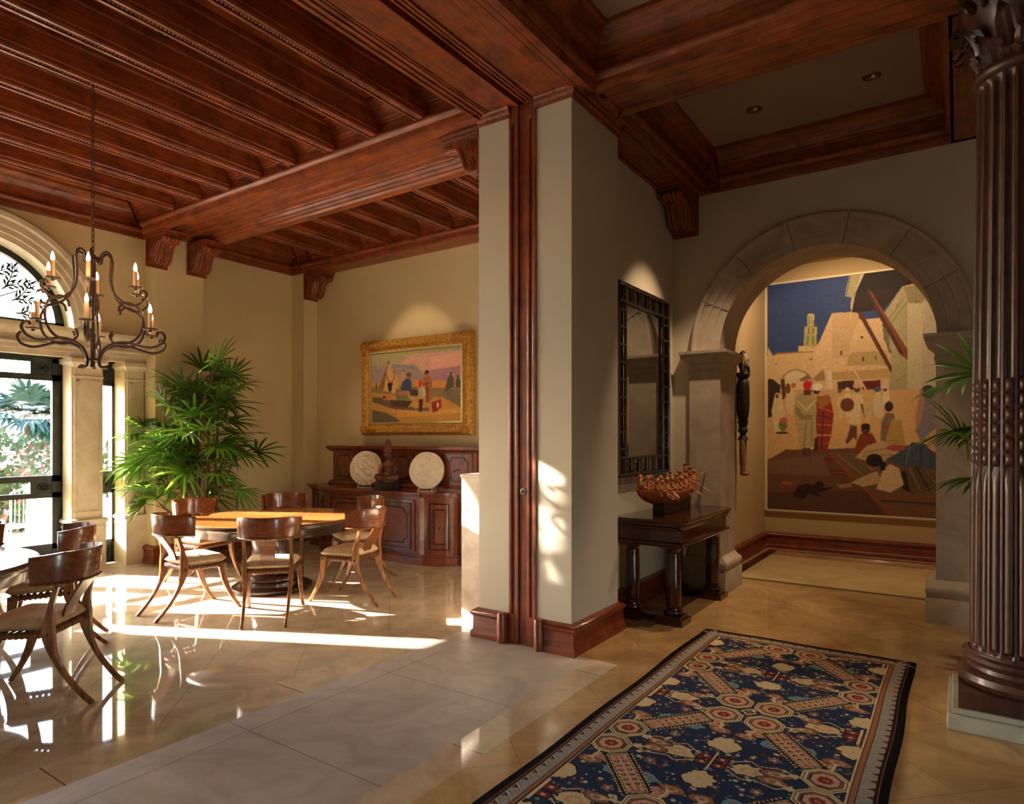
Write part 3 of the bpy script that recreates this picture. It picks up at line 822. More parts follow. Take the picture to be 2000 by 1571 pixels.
m = P(MB()); m.box(WX1-.02, .75, 2.5, WX1+.035, 4.19, 2.83)
pts = [(WX1+.035, .75), (WX1+.035, 4.19), (WX1-.01, 4.19)]
m.mold([(0,2.5),(.012,2.5),(.012,2.56),(.02,2.565),(.02,2.61),(.03,2.62),(.03,2.64),(0,2.65)], pts)
m.mold([(0,2.72),(.02,2.725),(.04,2.755),(.075,2.78),(.085,2.80),(.085,2.83),(0,2.84)], pts)
m.build('entablature', STONE, s, ang=40)
m = P(MB()); rows = []
AP = [(.925,-.22),(.925,.03),(.985,.035),(.99,.05),(1.05,.05),(1.06,.062),(1.13,.062),(1.15,.085),(1.20,.09),(1.22,.07),(1.24,0)]
for i in range(61):
    a = PI*i/60; rows.append([(WX1+h, YC+r*math.cos(a), 2.83+r*math.sin(a)) for r, h in AP])
m.grid(rows); m.build('archivolt', STONE, s, ang=25)

# ================================================================== COLUMN
cz = thing('fluted_column', 'dark carved fluted wooden column at the edge of the hall', 'column', (.31, 4.58, 0))
m = MB(); m.box(-.36,-.34,0,.36,.34,.085); m.box(-.34,-.32,.085,.34,.32,.115); m.build('marble_plinth', stone('pale_plinth_marble','8e8c7c','b0ae9c',.3), cz, smooth=False, bevel=.006)
m = MB(); m.box(-.31,-.3,.115,.31,.3,.205)
m.lathe([(0,.2),(.28,.2),(.31,.215),(.325,.245),(.315,.275),(.29,.285),(.27,.295),(.262,.315),(.27,.33),(.292,.335),(.302,.352),(.292,.37),(.268,.378),(.262,.39)], seg=64)
m.build('base', W_COLUMN, cz, ang=40)
nf = 24; per = 12; rows = []
zs = [.39,.40,.415,.43]+list(np.linspace(.45,1.42,14))+list(np.linspace(1.425,1.90,90))+list(np.linspace(1.91,3.5,16))+[3.53,3.55,3.56]
for z in zs:
    R = .255-.035*((z-.39)/3.2)**1.6
    row = []
    for q in range(nf*per):
        a = 2*PI*q/(nf*per); u = (q%per)/per; e = 0
        if .22 < u < .98:
            w = (u-.6)/.38; dep = .021*math.sqrt(max(0, 1-w*w))
            f = 1
            if z < .415 or z > 3.53: f = 0
            if z < 1.42: e = -f*dep + (.024*math.sqrt(max(0, 1-(w*1.25)**2)) if abs(w) < .8 and z > .415 else 0)
            elif z < 1.90:
                bz = abs(math.sin((z-1.42)*PI/.08)); e = -dep + (.027*bz**.6*math.sqrt(max(0, 1-(w*1.25)**2)) if abs(w) < .8 else 0)
            else: e = -f*dep
        row.append(((R+e)*math.cos(a), (R+e)*math.sin(a), z))
    rows.append(row)
m = MB(); m.grid(rows, True); m.build('shaft', W_COLUMN, cz, ang=50)
m = MB(); m.lathe([(.22,3.55),(.235,3.555),(.252,3.575),(.25,3.60),(.235,3.615),(.215,3.62),(.205,3.64),(.2,3.7),(.205,3.8),(.23,3.9),(.28,3.97),(.30,4.0),(0,4.0)], seg=48)
m.prism([(x,y) for x,y in ((-.36,-.36),(-.2,-.31),(.2,-.31),(.36,-.36),(.31,-.2),(.31,.2),(.36,.36),(.2,.31),(-.2,.31),(-.36,.36),(-.31,.2),(-.31,-.2))], 4.0, 4.085)
def acanthus(mb, a, r0, z0, ht, w, lean):
    M = Matrix.Rotation(a, 4, 'Z'); rows = []
    for i in range(9):
        t = i/8; ww = w*(math.sin(PI*min(.98,t*.82+.18))**.7)*(1+.25*math.sin(t*20)); x = r0+lean*t**2+(.03 if t > .85 else 0); z = z0+ht*(t if t < .85 else .85-(t-.85)*.8)
        rows.append([tuple(M @ Vector((x-.02*abs(s)+.008*math.cos(s*9), ww*s, z-.02*abs(s)))) for s in (-1,-.66,-.33,0,.33,.66,1)])
    mb.grid(rows)
for k in range(8):
    acanthus(m, k*PI/4, .215, 3.62, .17, .075, .09); acanthus(m, k*PI/4+PI/8, .215, 3.64, .28, .07, .12)
for k in range(4):
    a = PI/4+k*PI/2
    for s in (-1, 1):
        m.tube([tuple(Matrix.Rotation(a+s*.12,4,'Z') @ Vector((.33+.045*(1-q/26)*math.cos(q*.4), 0, 3.93+.045*(1-q/26)*math.sin(q*.4)))) for q in range(24)], .012, 6)
m.build('capital', W_COLUMN, cz, ang=60)
# ================================================================== DINING CHAIRS
def sweep_rect(mb, path, ws, ds, x0s):
    """rectangular-section member along (y,z) path; x centre per point, width ws (x), depth ds (in y-z plane)"""
    n = len(path); vs = []; fs = []
    for i in range(n):
        a = np.array(path[max(i-1,0)]); b = np.array(path[min(i+1,n-1)]); t = (b-a)/np.linalg.norm(b-a); nn = np.array((t[1], -t[0]))
        p = np.array(path[i]); w, d, x = ws[i]/2, ds[i]/2, x0s[i]
        for sx, sd in ((-1,-1),(1,-1),(1,1),(-1,1)):
            q = p+nn*d*sd; vs.append((x+sx*w, q[0], q[1]))
    for i in range(n-1):
        fs += [(i*4+k, i*4+(k+1)%4, (i+1)*4+(k+1)%4, (i+1)*4+k) for k in range(4)]
    fs += [(3,2,1,0), tuple((n-1)*4+k for k in range(4))]
    return mb.add(vs, fs)
def make_chair():
    r = thing('dining_chair', None, 'chair')
    rear = [(-.125-.24*((.45-z)/.45)**2.0, z) for z in np.linspace(0, .45, 16)]+[(-.125-.06*((z-.45)/.285)**1.8, z) for z in np.linspace(.48, .735, 10)]
    front = [(.205+.165*((.435-z)/.435)**2.0, z) for z in np.linspace(0, .435, 16)]
    for s in (-1, 1):
        n = len(rear); u = [i/(n-1) for i in range(n)]
        bump_ = [math.exp(-((q-.57)/.16)**2) for q in u]
        m = sweep_rect(MB(), rear, [.026+.010*b for b in bump_], [.028+.042*b for b in bump_], [s*(.172+.018*min(1,q*1.6)) for q in u])
        m.box(s*.19-.019, -.207, .70, s*.19+.019, -.163, .722)
        m.build('leg', W_LEG, r, bevel=.004)
        n = len(front); u = [i/(n-1) for i in range(n)]
        m = sweep_rect(MB(), front, [.028+.010*q for q in u], [.026+.042*q**1.4 for q in u], [s*(.238-.02*q) for q in u])
        m.build('leg', W_LEG, r, bevel=.004)
    # curved back rail
    rows = []; N_A = 40
    for i in range(N_A+1):
        a = math.radians(-171+162*i/N_A)      # around the back, open to +y
        ca, sa = math.cos(a), math.sin(a)
        f = (1-abs(2*i/N_A-1)); zt = .885+.017*min(1, f*2.2)
        def pt(R, z, k=1.0): return (R*ca*1.0, R*sa*1.0-.02, z)
        rows.append([pt(.262,.728), pt(.270,.80), pt(.276,zt-.01), pt(.272,zt), pt(.250,zt), pt(.248,zt-.01), pt(.244,.80), pt(.238,.728)])
    m = MB(); m.grid(rows, True); k = 8
    m.add(rows[0], [tuple(range(k-1,-1,-1))]); m.add(rows[-1], [tuple(range(k))])
    m.build('back_rail', W_CHAIR, r, ang=50)
    m = MB(); rows = []
    for i in range(N_A+1):
        a = math.radians(-171+162*i/N_A); ca, sa = math.cos(a), math.sin(a)
        rows.append([(R*ca, R*sa*1.0-.02, z) for R, z in ((.238,.728),(.266,.73),(.272,.722),(.268,.714),(.238,.714))])
    m.grid(rows, True); m.build('rail_moulding', W_LEG, r, ang=60)
    # splat
    sp = bez([(-.118,.455),(-.145,.55),(-.20,.64),(-.258,.722)], 5); n = len(sp)
    m = sweep_rect(MB(), sp, [.115+.05*(i/(n-1))**2 for i in range(n)], [.016]*n, [0]*n); m.build('splat', W_CHAIR, r, bevel=.003)
    # seat frame rails with leather wraps
    m = MB()
    for s in (-1, 1): m.tube([(s*.188,-.12,.418),(s*.218,.21,.418)], .018, 10)
    m.tube([(-.19,-.122,.425),(.19,-.122,.425)], .017, 10); m.tube([(-.215,.21,.418),(.215,.21,.418)], .018, 10)
    m.build('seat_frame', W_LEG, r)
    m = MB()
    def wraps(a, b, k):
        a, b = Vector(a), Vector(b); d = (b-a).normalized()
        for i in range(k):
            c = a.lerp(b, (i+.5)/k); m.tube([tuple(c-d*.007), tuple(c+d*.007)], .0225, 10)
    for s in (-1, 1): wraps((s*.19,-.09,.418), (s*.216,.18,.418), 9)
    wraps((-.17,-.122,.425), (.17,-.122,.425), 13); wraps((-.19,.21,.418), (.19,.21,.418), 11)
    for i in range(7):
        y = -.09+.27*(i+.5)/7; m.box(-.2, y-.012, .432, .2, y+.012, .437)
    m.build('leather_webbing', LEATHER, r)
    for s in (-1, 1):
        for y, x in ((-.125,.21),(.216,.237)):
            m = MB(); m.M = Matrix.Translation((s*x, y, .418)) @ Matrix.Rotation(PI/2, 4, 'Y'); m.lathe([(0,-.004),(.009,-.004),(.009,.004),(0,.004)], seg=10); m.build('peg', W_DARK, r)
    # cushion
    m = MB(); nx, ny = 16, 14; top = []; bot = []
    for j in range(ny+1):
        v = -1+2*j/ny; rt = []; rb = []
        for i in range(nx+1):
            u = -1+2*i/nx
            e = (1-abs(u)**6)**.35*(1-abs(v)**6)**.35
            y = .055+.195*v; hw = .198+.032*(v+1)/2
            rt.append((u*hw, y, .452+.02+.050*e)); rb.append((u*hw, y, .452+.02-.03*min(1,e*1.3)))
        top.append(rt); bot.append(rb[::-1])
    m.grid(top); m.grid(bot)
    m.build('cushion', CUSHION, r, ang=70)
    return r
ch0 = make_chair()
def chair_at(first, x, y, fx, fy, lb, grp):
    c = ch0 if first else copy_tree(ch0)
    c.location = (x, y, 0); c.rotation_euler = (0, 0, math.atan2(fy, fx)-PI/2); tag(c, lb, 'chair', grp); return c
G1 = 'klismos chairs around the sunlit round table'; G2 = 'klismos chairs around the near table'
chair_at(True, -5.78, 3.235, .06, 1, 'curved-back chair with a sun-bleached cushion, turned sideways in front of the potted palm chair', G1)
chair_at(False, -4.985, 3.535, -.72, .69, 'curved-back chair seen squarely from behind in front of the sunlit pedestal table', G1)
chair_at(False, -4.85, 4.40, -.97, -.22, 'golden curved-back chair in profile at the table end nearest the pale wall', G1)
chair_at(False, -5.60, 5.12, -.42, -.9, 'curved-back chair between the round table and the carved sideboard', G1)
chair_at(False, -6.63, 4.885, .74, -.66, 'curved-back chair behind the round table, only its rail showing above the top', G1)
chair_at(False, -6.83, 3.97, .97, .18, 'curved-back chair directly in front of the potted palm', G1)
chair_at(False, -4.63, 1.70, -.78, -.62, 'large dark curved-back chair nearest the camera at the near table', G2)
chair_at(False, -5.70, 2.12, -.42, -.9, 'dark curved-back chair behind the nearest chair, facing the near table', G2)
chair_at(False, -6.45, 1.78, .75, -.66, 'curved-back chair cut by the photo edge in front of the garden door', G2)

# ================================================================== ROUND TABLES
def veneer():
    m = mat('sunburst_veneer', 'a8642c', .16, .5, 0, .5); N, L, b = nodes(m)
    tc = N.new('ShaderNodeTexCoord'); sp = N.new('ShaderNodeSeparateXYZ'); L.new(tc.outputs['Object'], sp.inputs[0])
    ang = math_n(m, 'ARCTAN2', sp.outputs['Y'], sp.outputs['X']); k = math_n(m, 'MULTIPLY', ang, 8/(2*PI))
    fl_ = math_n(m, 'FLOOR', k); fr_ = math_n(m, 'FRACT', k)
    w = N.new('ShaderNodeTexWhiteNoise'); w.noise_dimensions = '1D'; L.new(fl_, w.inputs['W'])
    edge = math_n(m, 'LESS_THAN', math_n(m, 'ABSOLUTE', math_n(m, 'SUBTRACT', fr_, .5)), .485)
    g = noise(m, texco(m, (4, 18, 4)), 3, 5, .6, .6)
    c = mixc(m, math_n(m, 'ADD', math_n(m, 'MULTIPLY', w.outputs[0], .6), math_n(m, 'MULTIPLY', g, .4)), '8a4c20', 'c08244')
    c = mixc(m, edge, '5a2c12', c); L.new(c, b.inputs['Base Color']); return m
VEN = veneer()
def make_table():
    r = thing('dining_table', None, 'table'); R = .86
    m = MB(); m.lathe([(0,.748),(R-.05,.748),(R-.012,.7495),(R-.004,.744),(0,.735)], seg=96); m.build('tabletop', VEN, r, ang=30)
    m = MB(); m.lathe([(R-.012,.745),(R,.74),(R+.004,.728),(R,.71),(R-.02,.698),(R-.025,.69),(R-.03,.68),(R-.04,.62),(R-.06,.615),(R-.09,.70),(R-.05,.735)], seg=96); m.build('rim', W_DARK, r, ang=40)
    m = MB(); m.lathe([(0,.70),(.5,.70),(.5,.68),(.36,.66),(.27,.60),(.22,.54),(.20,.44),(.205,.32),(.23,.26),(.235,.24),(.21,.235),(.21,.22)], seg=64); m.build('pedestal', W_DARK, r, ang=50)
    m = MB(); m.lathe([(0,.235),(.20,.235),(.215,.23),(.225,.21),(.215,.19),(.24,.18),(.265,.165),(.285,.14),(.285,.12),(.27,.105),(.265,.10),(.275,.095),(.28,.08),(.28,.055),(.385,.05),(.40,.04),(.40,.012),(.39,0),(0,0)], seg=72); m.build('base', W_DARK, r, ang=40)
    return r
tb = make_table(); tb.location = (-5.93, 4.23, 0); tag(tb, 'round pedestal dining table with sunburst wood top standing in sunlight', 'table', 'round dining tables')
t2 = copy_tree(tb); t2.location = (-5.65, 1.12, 0); tag(t2, 'round dining table cut by the photo edge, its top bright with glare', 'table', 'round dining tables')

# ================================================================== CHANDELIER
CH = (-5.345, 2.262)
cd = thing('chandelier', 'two-tier wrought iron chandelier with lit candle bulbs hanging on a chain', 'chandelier', (CH[0], CH[1], 0))
BULB = bpy.data.materials.new('candle_flame_glow'); BULB.use_nodes = True
nb = BULB.node_tree.nodes['Principled BSDF']; nb.inputs['Base Color'].default_value = (1,.8,.5,1)
nb.inputs['Emission Color'].default_value = (1.0,.66,.33,1); nb.inputs['Emission Strength'].default_value = 30
WAX = mat('candle_sleeve', 'e6bc96', .6); 
m = MB(); zc = 2.96; i = 0
while zc < 4.2:
    M = Matrix.Translation((0,0,zc+.022)) @ Matrix.Rotation(i%2*PI/2+.3, 4, 'Z'); m.M = M
    m.tube([(.011*math.cos(a), 0, .026*math.sin(a)) for a in np.linspace(0, 2*PI, 13)], .0035, 6, cap=False); zc += .041; i += 1
m.build('chain', IRON, cd)
m = MB(); m.lathe([(0,2.955),(.012,2.95),(.02,2.93),(.05,2.925),(.052,2.90),(.02,2.895),(.011,2.88),(.009,2.2),(.016,2.17),(.05,2.165),(.05,2.15),(.014,2.145),(.006,2.11),(0,2.10)], seg=16); m.build('center_rod', IRON, cd)
def rz(a, pts): return [(r*math.cos(a), r*math.sin(a), z) for r, z in [(p[0], p[1]) for p in pts] for o in (0,)]
UP = bez([(.03,2.905),(.045,2.885),(.06,2.90),(.065,2.94),(.10,2.965),(.135,2.93),(.135,2.86),(.13,2.76),(.155,2.66),(.21,2.60),(.28,2.565),(.345,2.575),(.395,2.62),(.395,2.66),(.37,2.675),(.35,2.655)], 5)
CS = bez([(.19,2.52),(.20,2.56),(.24,2.585),(.30,2.57),(.355,2.52),(.372,2.44),(.355,2.36),(.31,2.305),(.26,2.285)], 5)
LO = bez([(.10,2.105),(.06,2.105),(.045,2.14),(.055,2.19),(.09,2.245),(.16,2.28),(.25,2.287),(.34,2.265),(.43,2.25),(.505,2.275),(.535,2.32),(.52,2.355),(.49,2.365),(.475,2.345)], 5)
IN = bez([(.28,2.285),(.21,2.275),(.15,2.29),(.125,2.33),(.14,2.37)], 5)
RB = math.radians(67.1)
arms = [RB+math.radians(a) for a in (22, 85, 152, 221, 265, 328)]
def candle(par, x, y, z):
    c = MB(); c.lathe([(0,z+.012),(.014,z+.012),(.0145,z+.125),(.012,z+.13),(0,z+.13)], (x,y,0), 14); co = c.build('candle', WAX, par)
    d = MB(); d.lathe([(0,z-.012),(.01,z-.012),(.012,z),(.045,z+.004),(.05,z+.012),(.043,z+.010),(0,z+.012)], (x,y,0), 18); d.build('drip_pan', IRON, co)
    f = MB(); f.lathe([(0,z+.128),(.010,z+.135),(.0135,z+.15),(.010,z+.17),(.004,z+.19),(0,z+.197)], (x,y,0), 12); f.build('flame_bulb', BULB, co)
for a in arms:
    m = MB()
    for pts, r0 in ((UP,.0095),(CS,.0095),(LO,.0105),(IN,.009)): m.tube(rz(a, pts), r0, 8)
    m.build('arm', IRON, cd)
    candle(cd, .315*math.cos(a), .315*math.sin(a), 2.69); candle(cd, .425*math.cos(a), .425*math.sin(a), 2.38)
for a in arms[::2]:
    pl_ = light('candle_glow', 'POINT', (CH[0]+.5*math.cos(a), CH[1]+.5*math.sin(a), 2.66), 5, (1,.62,.3), shadow_soft_size=.05)

# ================================================================== SIDEBOARD
sb = thing('sideboard', 'old dark walnut breakfront sideboard with a low panelled upper stage', 'sideboard', (-6.34, 6.3, 0))
def Q(): m = MB(); m.M = Matrix.Translation((6.34, -6.3, 0)); return m
def side_plan(o=0):
    f = []
    f += [(-7.86-o, 6.66), (-7.86-o, 6.28-o), (-7.60, 6.28-o)]
    cv = [(-7.22-.36*math.cos(t), 6.26-(.22+o)*math.sin(t)) for t in np.linspace(.25, PI/2-.05, 8)]
    f += cv + [(-7.20-o, 6.0-o), (-5.48+o, 6.0-o)]
    f += [(-5.46+.36*math.cos(t), 6.26-(.22+o)*math.sin(t)) for t in np.linspace(PI/2-.05, .25, 8)]
    f += [(-5.08, 6.28-o), (-4.82+o, 6.28-o), (-4.82+o, 6.66)]
    return f
m = Q(); m.prism(side_plan(0), .1, .86); m.build('body', W_SIDE, sb, smooth=False)
m = Q(); m.prism(side_plan(.03), 0, .10); m.prism(side_plan(.018), .10, .125); m.build('plinth', W_SIDE, sb, smooth=False, bevel=.006)
m = Q(); m.prism(side_plan(.012), .815, .835); m.prism(side_plan(.025), .835, .852); m.prism(side_plan(.045), .852, .868); m.prism(side_plan(.055), .868, .893); m.build('top', W_SIDE, sb, smooth=False, bevel=.004)
def lobed(mb, x0, x1, z0, z1, y, r=.012, notch=.05):
    """raised moulding with cut-in rounded corners"""
    pts = []
    for cx, cz_, a0 in ((x0,z0,PI/2),(x1,z0,PI),(x1,z1,PI*1.5),(x0,z1,PI*2)):
        pts += [(cx+notch*math.cos(a0-k*PI/8), y, cz_+notch*math.sin(a0-k*PI/8)) for k in range(5)]
    mb.tube(pts+[pts[0]], r, 6)
def door(x0, x1, y, z0, z1, knob=1, orn_=True):
    m = Q(); m.box(x0, y-.02, z0, x1, y+.02, z1); d = m.build('door', W_SIDE, sb, smooth=False, bevel=.004)
    f = Q()
    if orn_: lobed(f, x0+.10, x1-.10, z0+.10, z1-.10, y-.022, .008, .07)
    for a, b, c, e in ((x0+.035,x0+.05,z0+.035,z1-.035),(x1-.05,x1-.035,z0+.035,z1-.035),(x0+.035,x1-.035,z0+.035,z0+.05),(x0+.035,x1-.035,z1-.05,z1-.035)): f.box(a, y-.03, c, b, y-.01, e)
    f.build('panel_moulding', W_LINE, d, ang=50)
    k = Q(); xk = x1-.05 if knob > 0 else x0+.05; k.ball((xk, y-.045, (z0+z1)/2), .014, 10, 8); k.tube([(xk, y-.01, (z0+z1)/2),(xk, y-.045, (z0+z1)/2)], .005, 6); k.build('knob', IRON, d)
door(-6.32, -5.56, 5.99, .16, .80, -1); door(-7.12, -6.36, 5.99, .16, .80, 1)
door(-7.83, -7.63, 6.27, .16, .80, 1, False); door(-5.05, -4.85, 6.27, .16, .80, -1, False)
for sgn, cx in ((1, -5.46), (-1, -7.22)):
    def cp(t, o, z): return (cx+sgn*(.36+o)*math.cos(t), 6.26-(.22+o)*math.sin(t), z)
    m = Q(); m.grid([[cp(t, .006, z) for z in (.15,.81)] for t in np.linspace(.36, 1.40, 10)])
    d = m.build('curved_door', W_SIDE, sb)
    f = Q()
    for ta, tb_, za, zb in ((.5,1.28,.2,.76),(.66,1.12,.27,.69)):
        P_ = [cp(t,.012,za) for t in np.linspace(ta,tb_,8)]+[cp(t,.012,zb) for t in np.linspace(tb_,ta,8)]; f.tube(P_+[P_[0]], .009, 6)
    f.build('panel_moulding', W_LINE, d)
    k = Q(); k.ball(cp(.9,.03,.47), .014, 10, 8); k.build('knob', IRON, d); k = Q(); k.ball(cp(1.24,.025,.53), (.012,.012,.022), 10, 8); k.build('keyhole_plate', IRON, d)
# upper stage
m = Q(); m.box(-7.55, 6.43, .893, -4.86, 6.66, 1.40); m.box(-5.42, 6.38, .893, -4.9, 6.5, 1.40); m.box(-7.52, 6.38, .893, -7.0, 6.5, 1.40)
us = m.build('upper_stage', W_SIDE, sb, smooth=False, bevel=.004)
m = Q()
pl_up = [(-7.56, 6.66), (-7.56, 6.37), (-6.99, 6.37), (-6.99, 6.42), (-5.43, 6.42), (-5.43, 6.37), (-4.86, 6.37), (-4.86, 6.66)]
m.mold([(0,1.375),(.008,1.375),(.012,1.39),(.03,1.41),(.045,1.415),(.05,1.44),(.05,1.455),(0,1.455)], pl_up); m.prism(pl_up, 1.44, 1.454)
m.mold([(0,.893),(.03,.893),(.03,.925),(.018,.935),(.01,.955),(0,.96)], pl_up); m.build('cornice', W_SIDE, us, ang=40)
for x0, x1, y in ((-7.47,-7.05,6.375),(-6.93,-6.48,6.425),(-6.44,-5.98,6.425),(-5.94,-5.49,6.425),(-5.37,-4.95,6.375)):
    m = Q(); m.box(x0, y-.015, .97, x1, y+.01, 1.37); d = m.build('door', W_SIDE, sb, smooth=False, bevel=.003)
    f = Q(); lobed(f, x0+.06, x1-.06, 1.02, 1.32, y-.017, .007, .05); f.build('panel_moulding', W_LINE, d)
    k = Q(); k.box((x0+x1)/2-.025, y-.022, 1.155, (x0+x1)/2+.025, y-.014, 1.18); k.build('lock_plate', IRON, d); k = Q(); k.ball(((x0+x1)/2-.06, y-.03, 1.15), .012, 8, 6); k.build('knob', IRON, d)
# plates on acrylic stands
ACR = mat('clear_stand', 'd8d4c8', .1, .5)
def plate(x, y, rz_, lb, swirl):
    p = thing('decorative_plate', lb, 'plate', (x, y, .895), rz_, 'plaster plates on the sideboard')
    M = Matrix.Translation((0, 0, .262)) @ Matrix.Rotation(math.radians(-8), 4, 'X') @ Matrix.Rotation(PI/2, 4, 'X')
    m = MB(); m.M = M
    rows = []
    for i in range(97):
        a = 2*PI*i/96; row = []
        for k, rr in enumerate(np.linspace(.001, .235, 26)):
            u = rr/.235
            if swirl: h = .012*u*u + .007*math.sin(60*rr+3*math.sin(a*2)+a)*(u < .72) + .010*math.sin(a*32)*(.74 < u < .97)
            else: h = .010*u*u + .0045*math.sin(34*u+2.5*math.sin(a*3))*math.sin(a*2+u*9)
            row.append((rr*math.cos(a), rr*math.sin(a), h+.006))
        row += [(.235*math.cos(a), .235*math.sin(a), -.012), (.001*math.cos(a), .001*math.sin(a), -.014)]
        rows.append(row)
    m.grid(rows); m.build('disc', PLASTER, p, ang=60)
    s = MB(); s.box(-.11, -.06, 0, .11, .07, .008)
    for q in (-.09, .09): s.tube([(q,-.055,.006),(q,-.07,.04)], .006, 6); s.tube([(q,.06,.006),(q,.045,.1),(q*.7,.04,.22)], .006, 6); s.tube([(q,-.055,.02),(q,.045,.05)], .006, 6)
    s.build('stand', ACR, p)
plate(-6.66, 6.22, .35, 'white plate with a swirling shell relief, left of the seated figurine', True)
plate(-5.56, 6.22, .35, 'smooth white plate right of the seated figurine', False)
# seated figurine
fg = thing('seated_figurine', 'brown carved seated figurine with tall headdress on a black block', 'figurine', (-6.17, 6.15, .895), .55)
m = MB(); m.box(-.16, -.11, 0, .16, .11, .10); m.build('base_block', BLACK, fg, smooth=False, bevel=.003)
FIG2 = stone('aged_brown_clay', '38201a', '7a4a34', .7, 14, .3)
m = MB(); m.lathe([(0,.10),(.125,.10),(.13,.12),(.12,.135),(0,.135)], seg=24, sy=.8)
m.ball((0,.0,.24), (.06,.05,.10), 16, 12); m.ball((0,-.005,.325), (.072,.045,.045), 16, 10); m.tube([(0,-.005,.34),(0,-.012,.40)], .03, 12)
m.ball((0,-.02,.44), (.045,.052,.06), 16, 12); m.ball((0,-.07,.435), (.012,.014,.018), 8, 6)
for s_ in (-1, 1): m.ball((s_*.048,-.015,.44), (.012,.016,.026), 8, 6); m.ball((s_*.018,-.066,.452), (.008,.006,.005), 6, 5)
m.ball((0,-.068,.408), (.016,.008,.005), 8, 5)
m.lathe([(.05,.47),(.055,.48),(.058,.52),(.05,.58),(.036,.63),(.018,.655),(0,.66)], (0,-.01,0), 20)
for k in range(6): m.lathe([(.056-.004*k,.488+.024*k),(.060-.005*k,.495+.024*k),(.056-.005*k,.502+.024*k)], (0,-.01,0), 20)
m.ball((0,.05,.44), (.05,.02,.09), 12, 8)
for s_ in (-1, 1):
    m.tube(bez([(s_*.07,-.005,.325),(s_*.10,-.01,.26),(s_*.085,-.06,.21),(s_*.04,-.11,.20)], 5), [.024]*8+[.02]*8, 10)
    m.ball((s_*.03,-.118,.198), (.022,.022,.014), 10, 6)
    for f_ in range(4): m.tube([(s_*(.02+.008*f_),-.13,.2),(s_*(.015+.008*f_),-.15,.19)], .005, 5)
    m.tube(bez([(s_*.04,0,.16),(s_*.12,-.05,.17),(s_*.10,-.11,.155),(s_*.0,-.12,.15)], 5), [.042]*8+[.032]*8, 10)
m.ball((0,-.13,.205), (.045,.03,.035), 12, 8)
m.build('body', FIG2, fg, ang=60)

# travertine block by the wall end
m = MB(); m.box(-3.52, 4.38, 0, -3.155, 5.0, 1.235); m.box(-3.53, 4.372, 1.235, -3.155, 5.01, 1.262)
o = m.build('stone_pedestal', TRAV, smooth=False, bevel=.004); tag(o, 'tall sunlit travertine block against the pale wall end', 'pedestal')
# ================================================================== PAINTINGS AND RUG (colour laid on fine flat meshes)
RNG = np.random.default_rng(3); PAINTERLY = True
def raster(w, h, base):
    a = np.zeros((h, w, 3)); a[:] = lin(base); return a
def fillpoly(a, pts, col, alpha=1.0):
    h, w, _ = a.shape; P_ = np.array(pts, float)
    x0, x1 = int(max(0, P_[:,0].min())), int(min(w-1, P_[:,0].max()+1)); y0, y1 = int(max(0, P_[:,1].min())), int(min(h-1, P_[:,1].max()+1))
    if x1 < x0 or y1 < y0: return
    X, Y = np.meshgrid(np.arange(x0, x1+1), np.arange(y0, y1+1)); ins = np.zeros(X.shape, bool); n = len(P_)
    for i in range(n):
        xa, ya = P_[i]; xb, yb = P_[(i+1)%n]
        if ya == yb: continue
        c = ((ya > Y) != (yb > Y)) & (X < (xb-xa)*(Y-ya)/(yb-ya)+xa); ins ^= c
    sub = a[y0:y1+1, x0:x1+1]; sub[ins] = sub[ins]*(1-alpha)+np.array(lin(col))*alpha
    if PAINTERLY:
        hh_, ww_ = ins.shape; f = np.ones((hh_, ww_)); k = max(2, int(hh_*ww_/90))
        for _ in range(min(k, 1400)):
            cx, cy = RNG.integers(0, ww_), RNG.integers(0, hh_); ln = RNG.integers(3, 14); g = RNG.normal(1, .15)
            if RNG.random() < .6: f[cy:cy+ln, cx:cx+RNG.integers(1,3)] *= g
            else: f[cy:cy+RNG.integers(1,3), cx:cx+ln] *= g
        sub[ins] *= np.clip(f[ins], .5, 1.7)[:, None]
def fillell(a, c, rx, ry, col): fillpoly(a, [(c[0]+rx*math.cos(t), c[1]+ry*math.sin(t)) for t in np.linspace(0, 2*PI, 25)[:-1]], col)
def stroke(a, pts, wd, col):
    for (xa, ya), (xb, yb) in zip(pts, pts[1:]):
        d = math.hypot(xb-xa, yb-ya) or 1; nx, ny = -(yb-ya)/d*wd/2, (xb-xa)/d*wd/2
        fillpoly(a, [(xa+nx,ya+ny),(xb+nx,yb+ny),(xb-nx,yb-ny),(xa-nx,ya-ny)], col)
def run_ops(a, data):
    h, w, _ = a.shape; sx, sy = w/1000, h/1000
    for ln in data.strip().split('\n'):
        v = [float(q) for q in ln.split()]; k = int(v[0]); c = '%02x%02x%02x' % tuple(int(q) for q in v[1:4]); v = v[4:]
        if k == 0: fillpoly(a, [(v[i]*sx, v[i+1]*sy) for i in range(0, len(v), 2)], c)
        elif k == 1: fillell(a, (v[0]*sx, v[1]*sy), max(.8, v[2]*sx), max(.8, v[3]*sy), c)
        else: stroke(a, [(v[i]*sx, v[i+1]*sy) for i in range(1, len(v), 2)], max(1.2, v[0]*w/1650), c)
def brush(a, amt, blk):
    h, w, _ = a.shape
    n = RNG.normal(1, amt, (h//blk[1]+2, w//blk[0]+2)); n = np.kron(n, np.ones((blk[1], blk[0])))[:h, :w]
    n2 = RNG.normal(1, amt*.6, (h, w)); a *= np.clip(n*n2, .5, 1.6)[..., None]
    k = (a+np.roll(a,1,0)+np.roll(a,1,1)+np.roll(a,(1,1),(0,1)))/4; a[1:,1:] = k[1:,1:]*.6+a[1:,1:]*.4
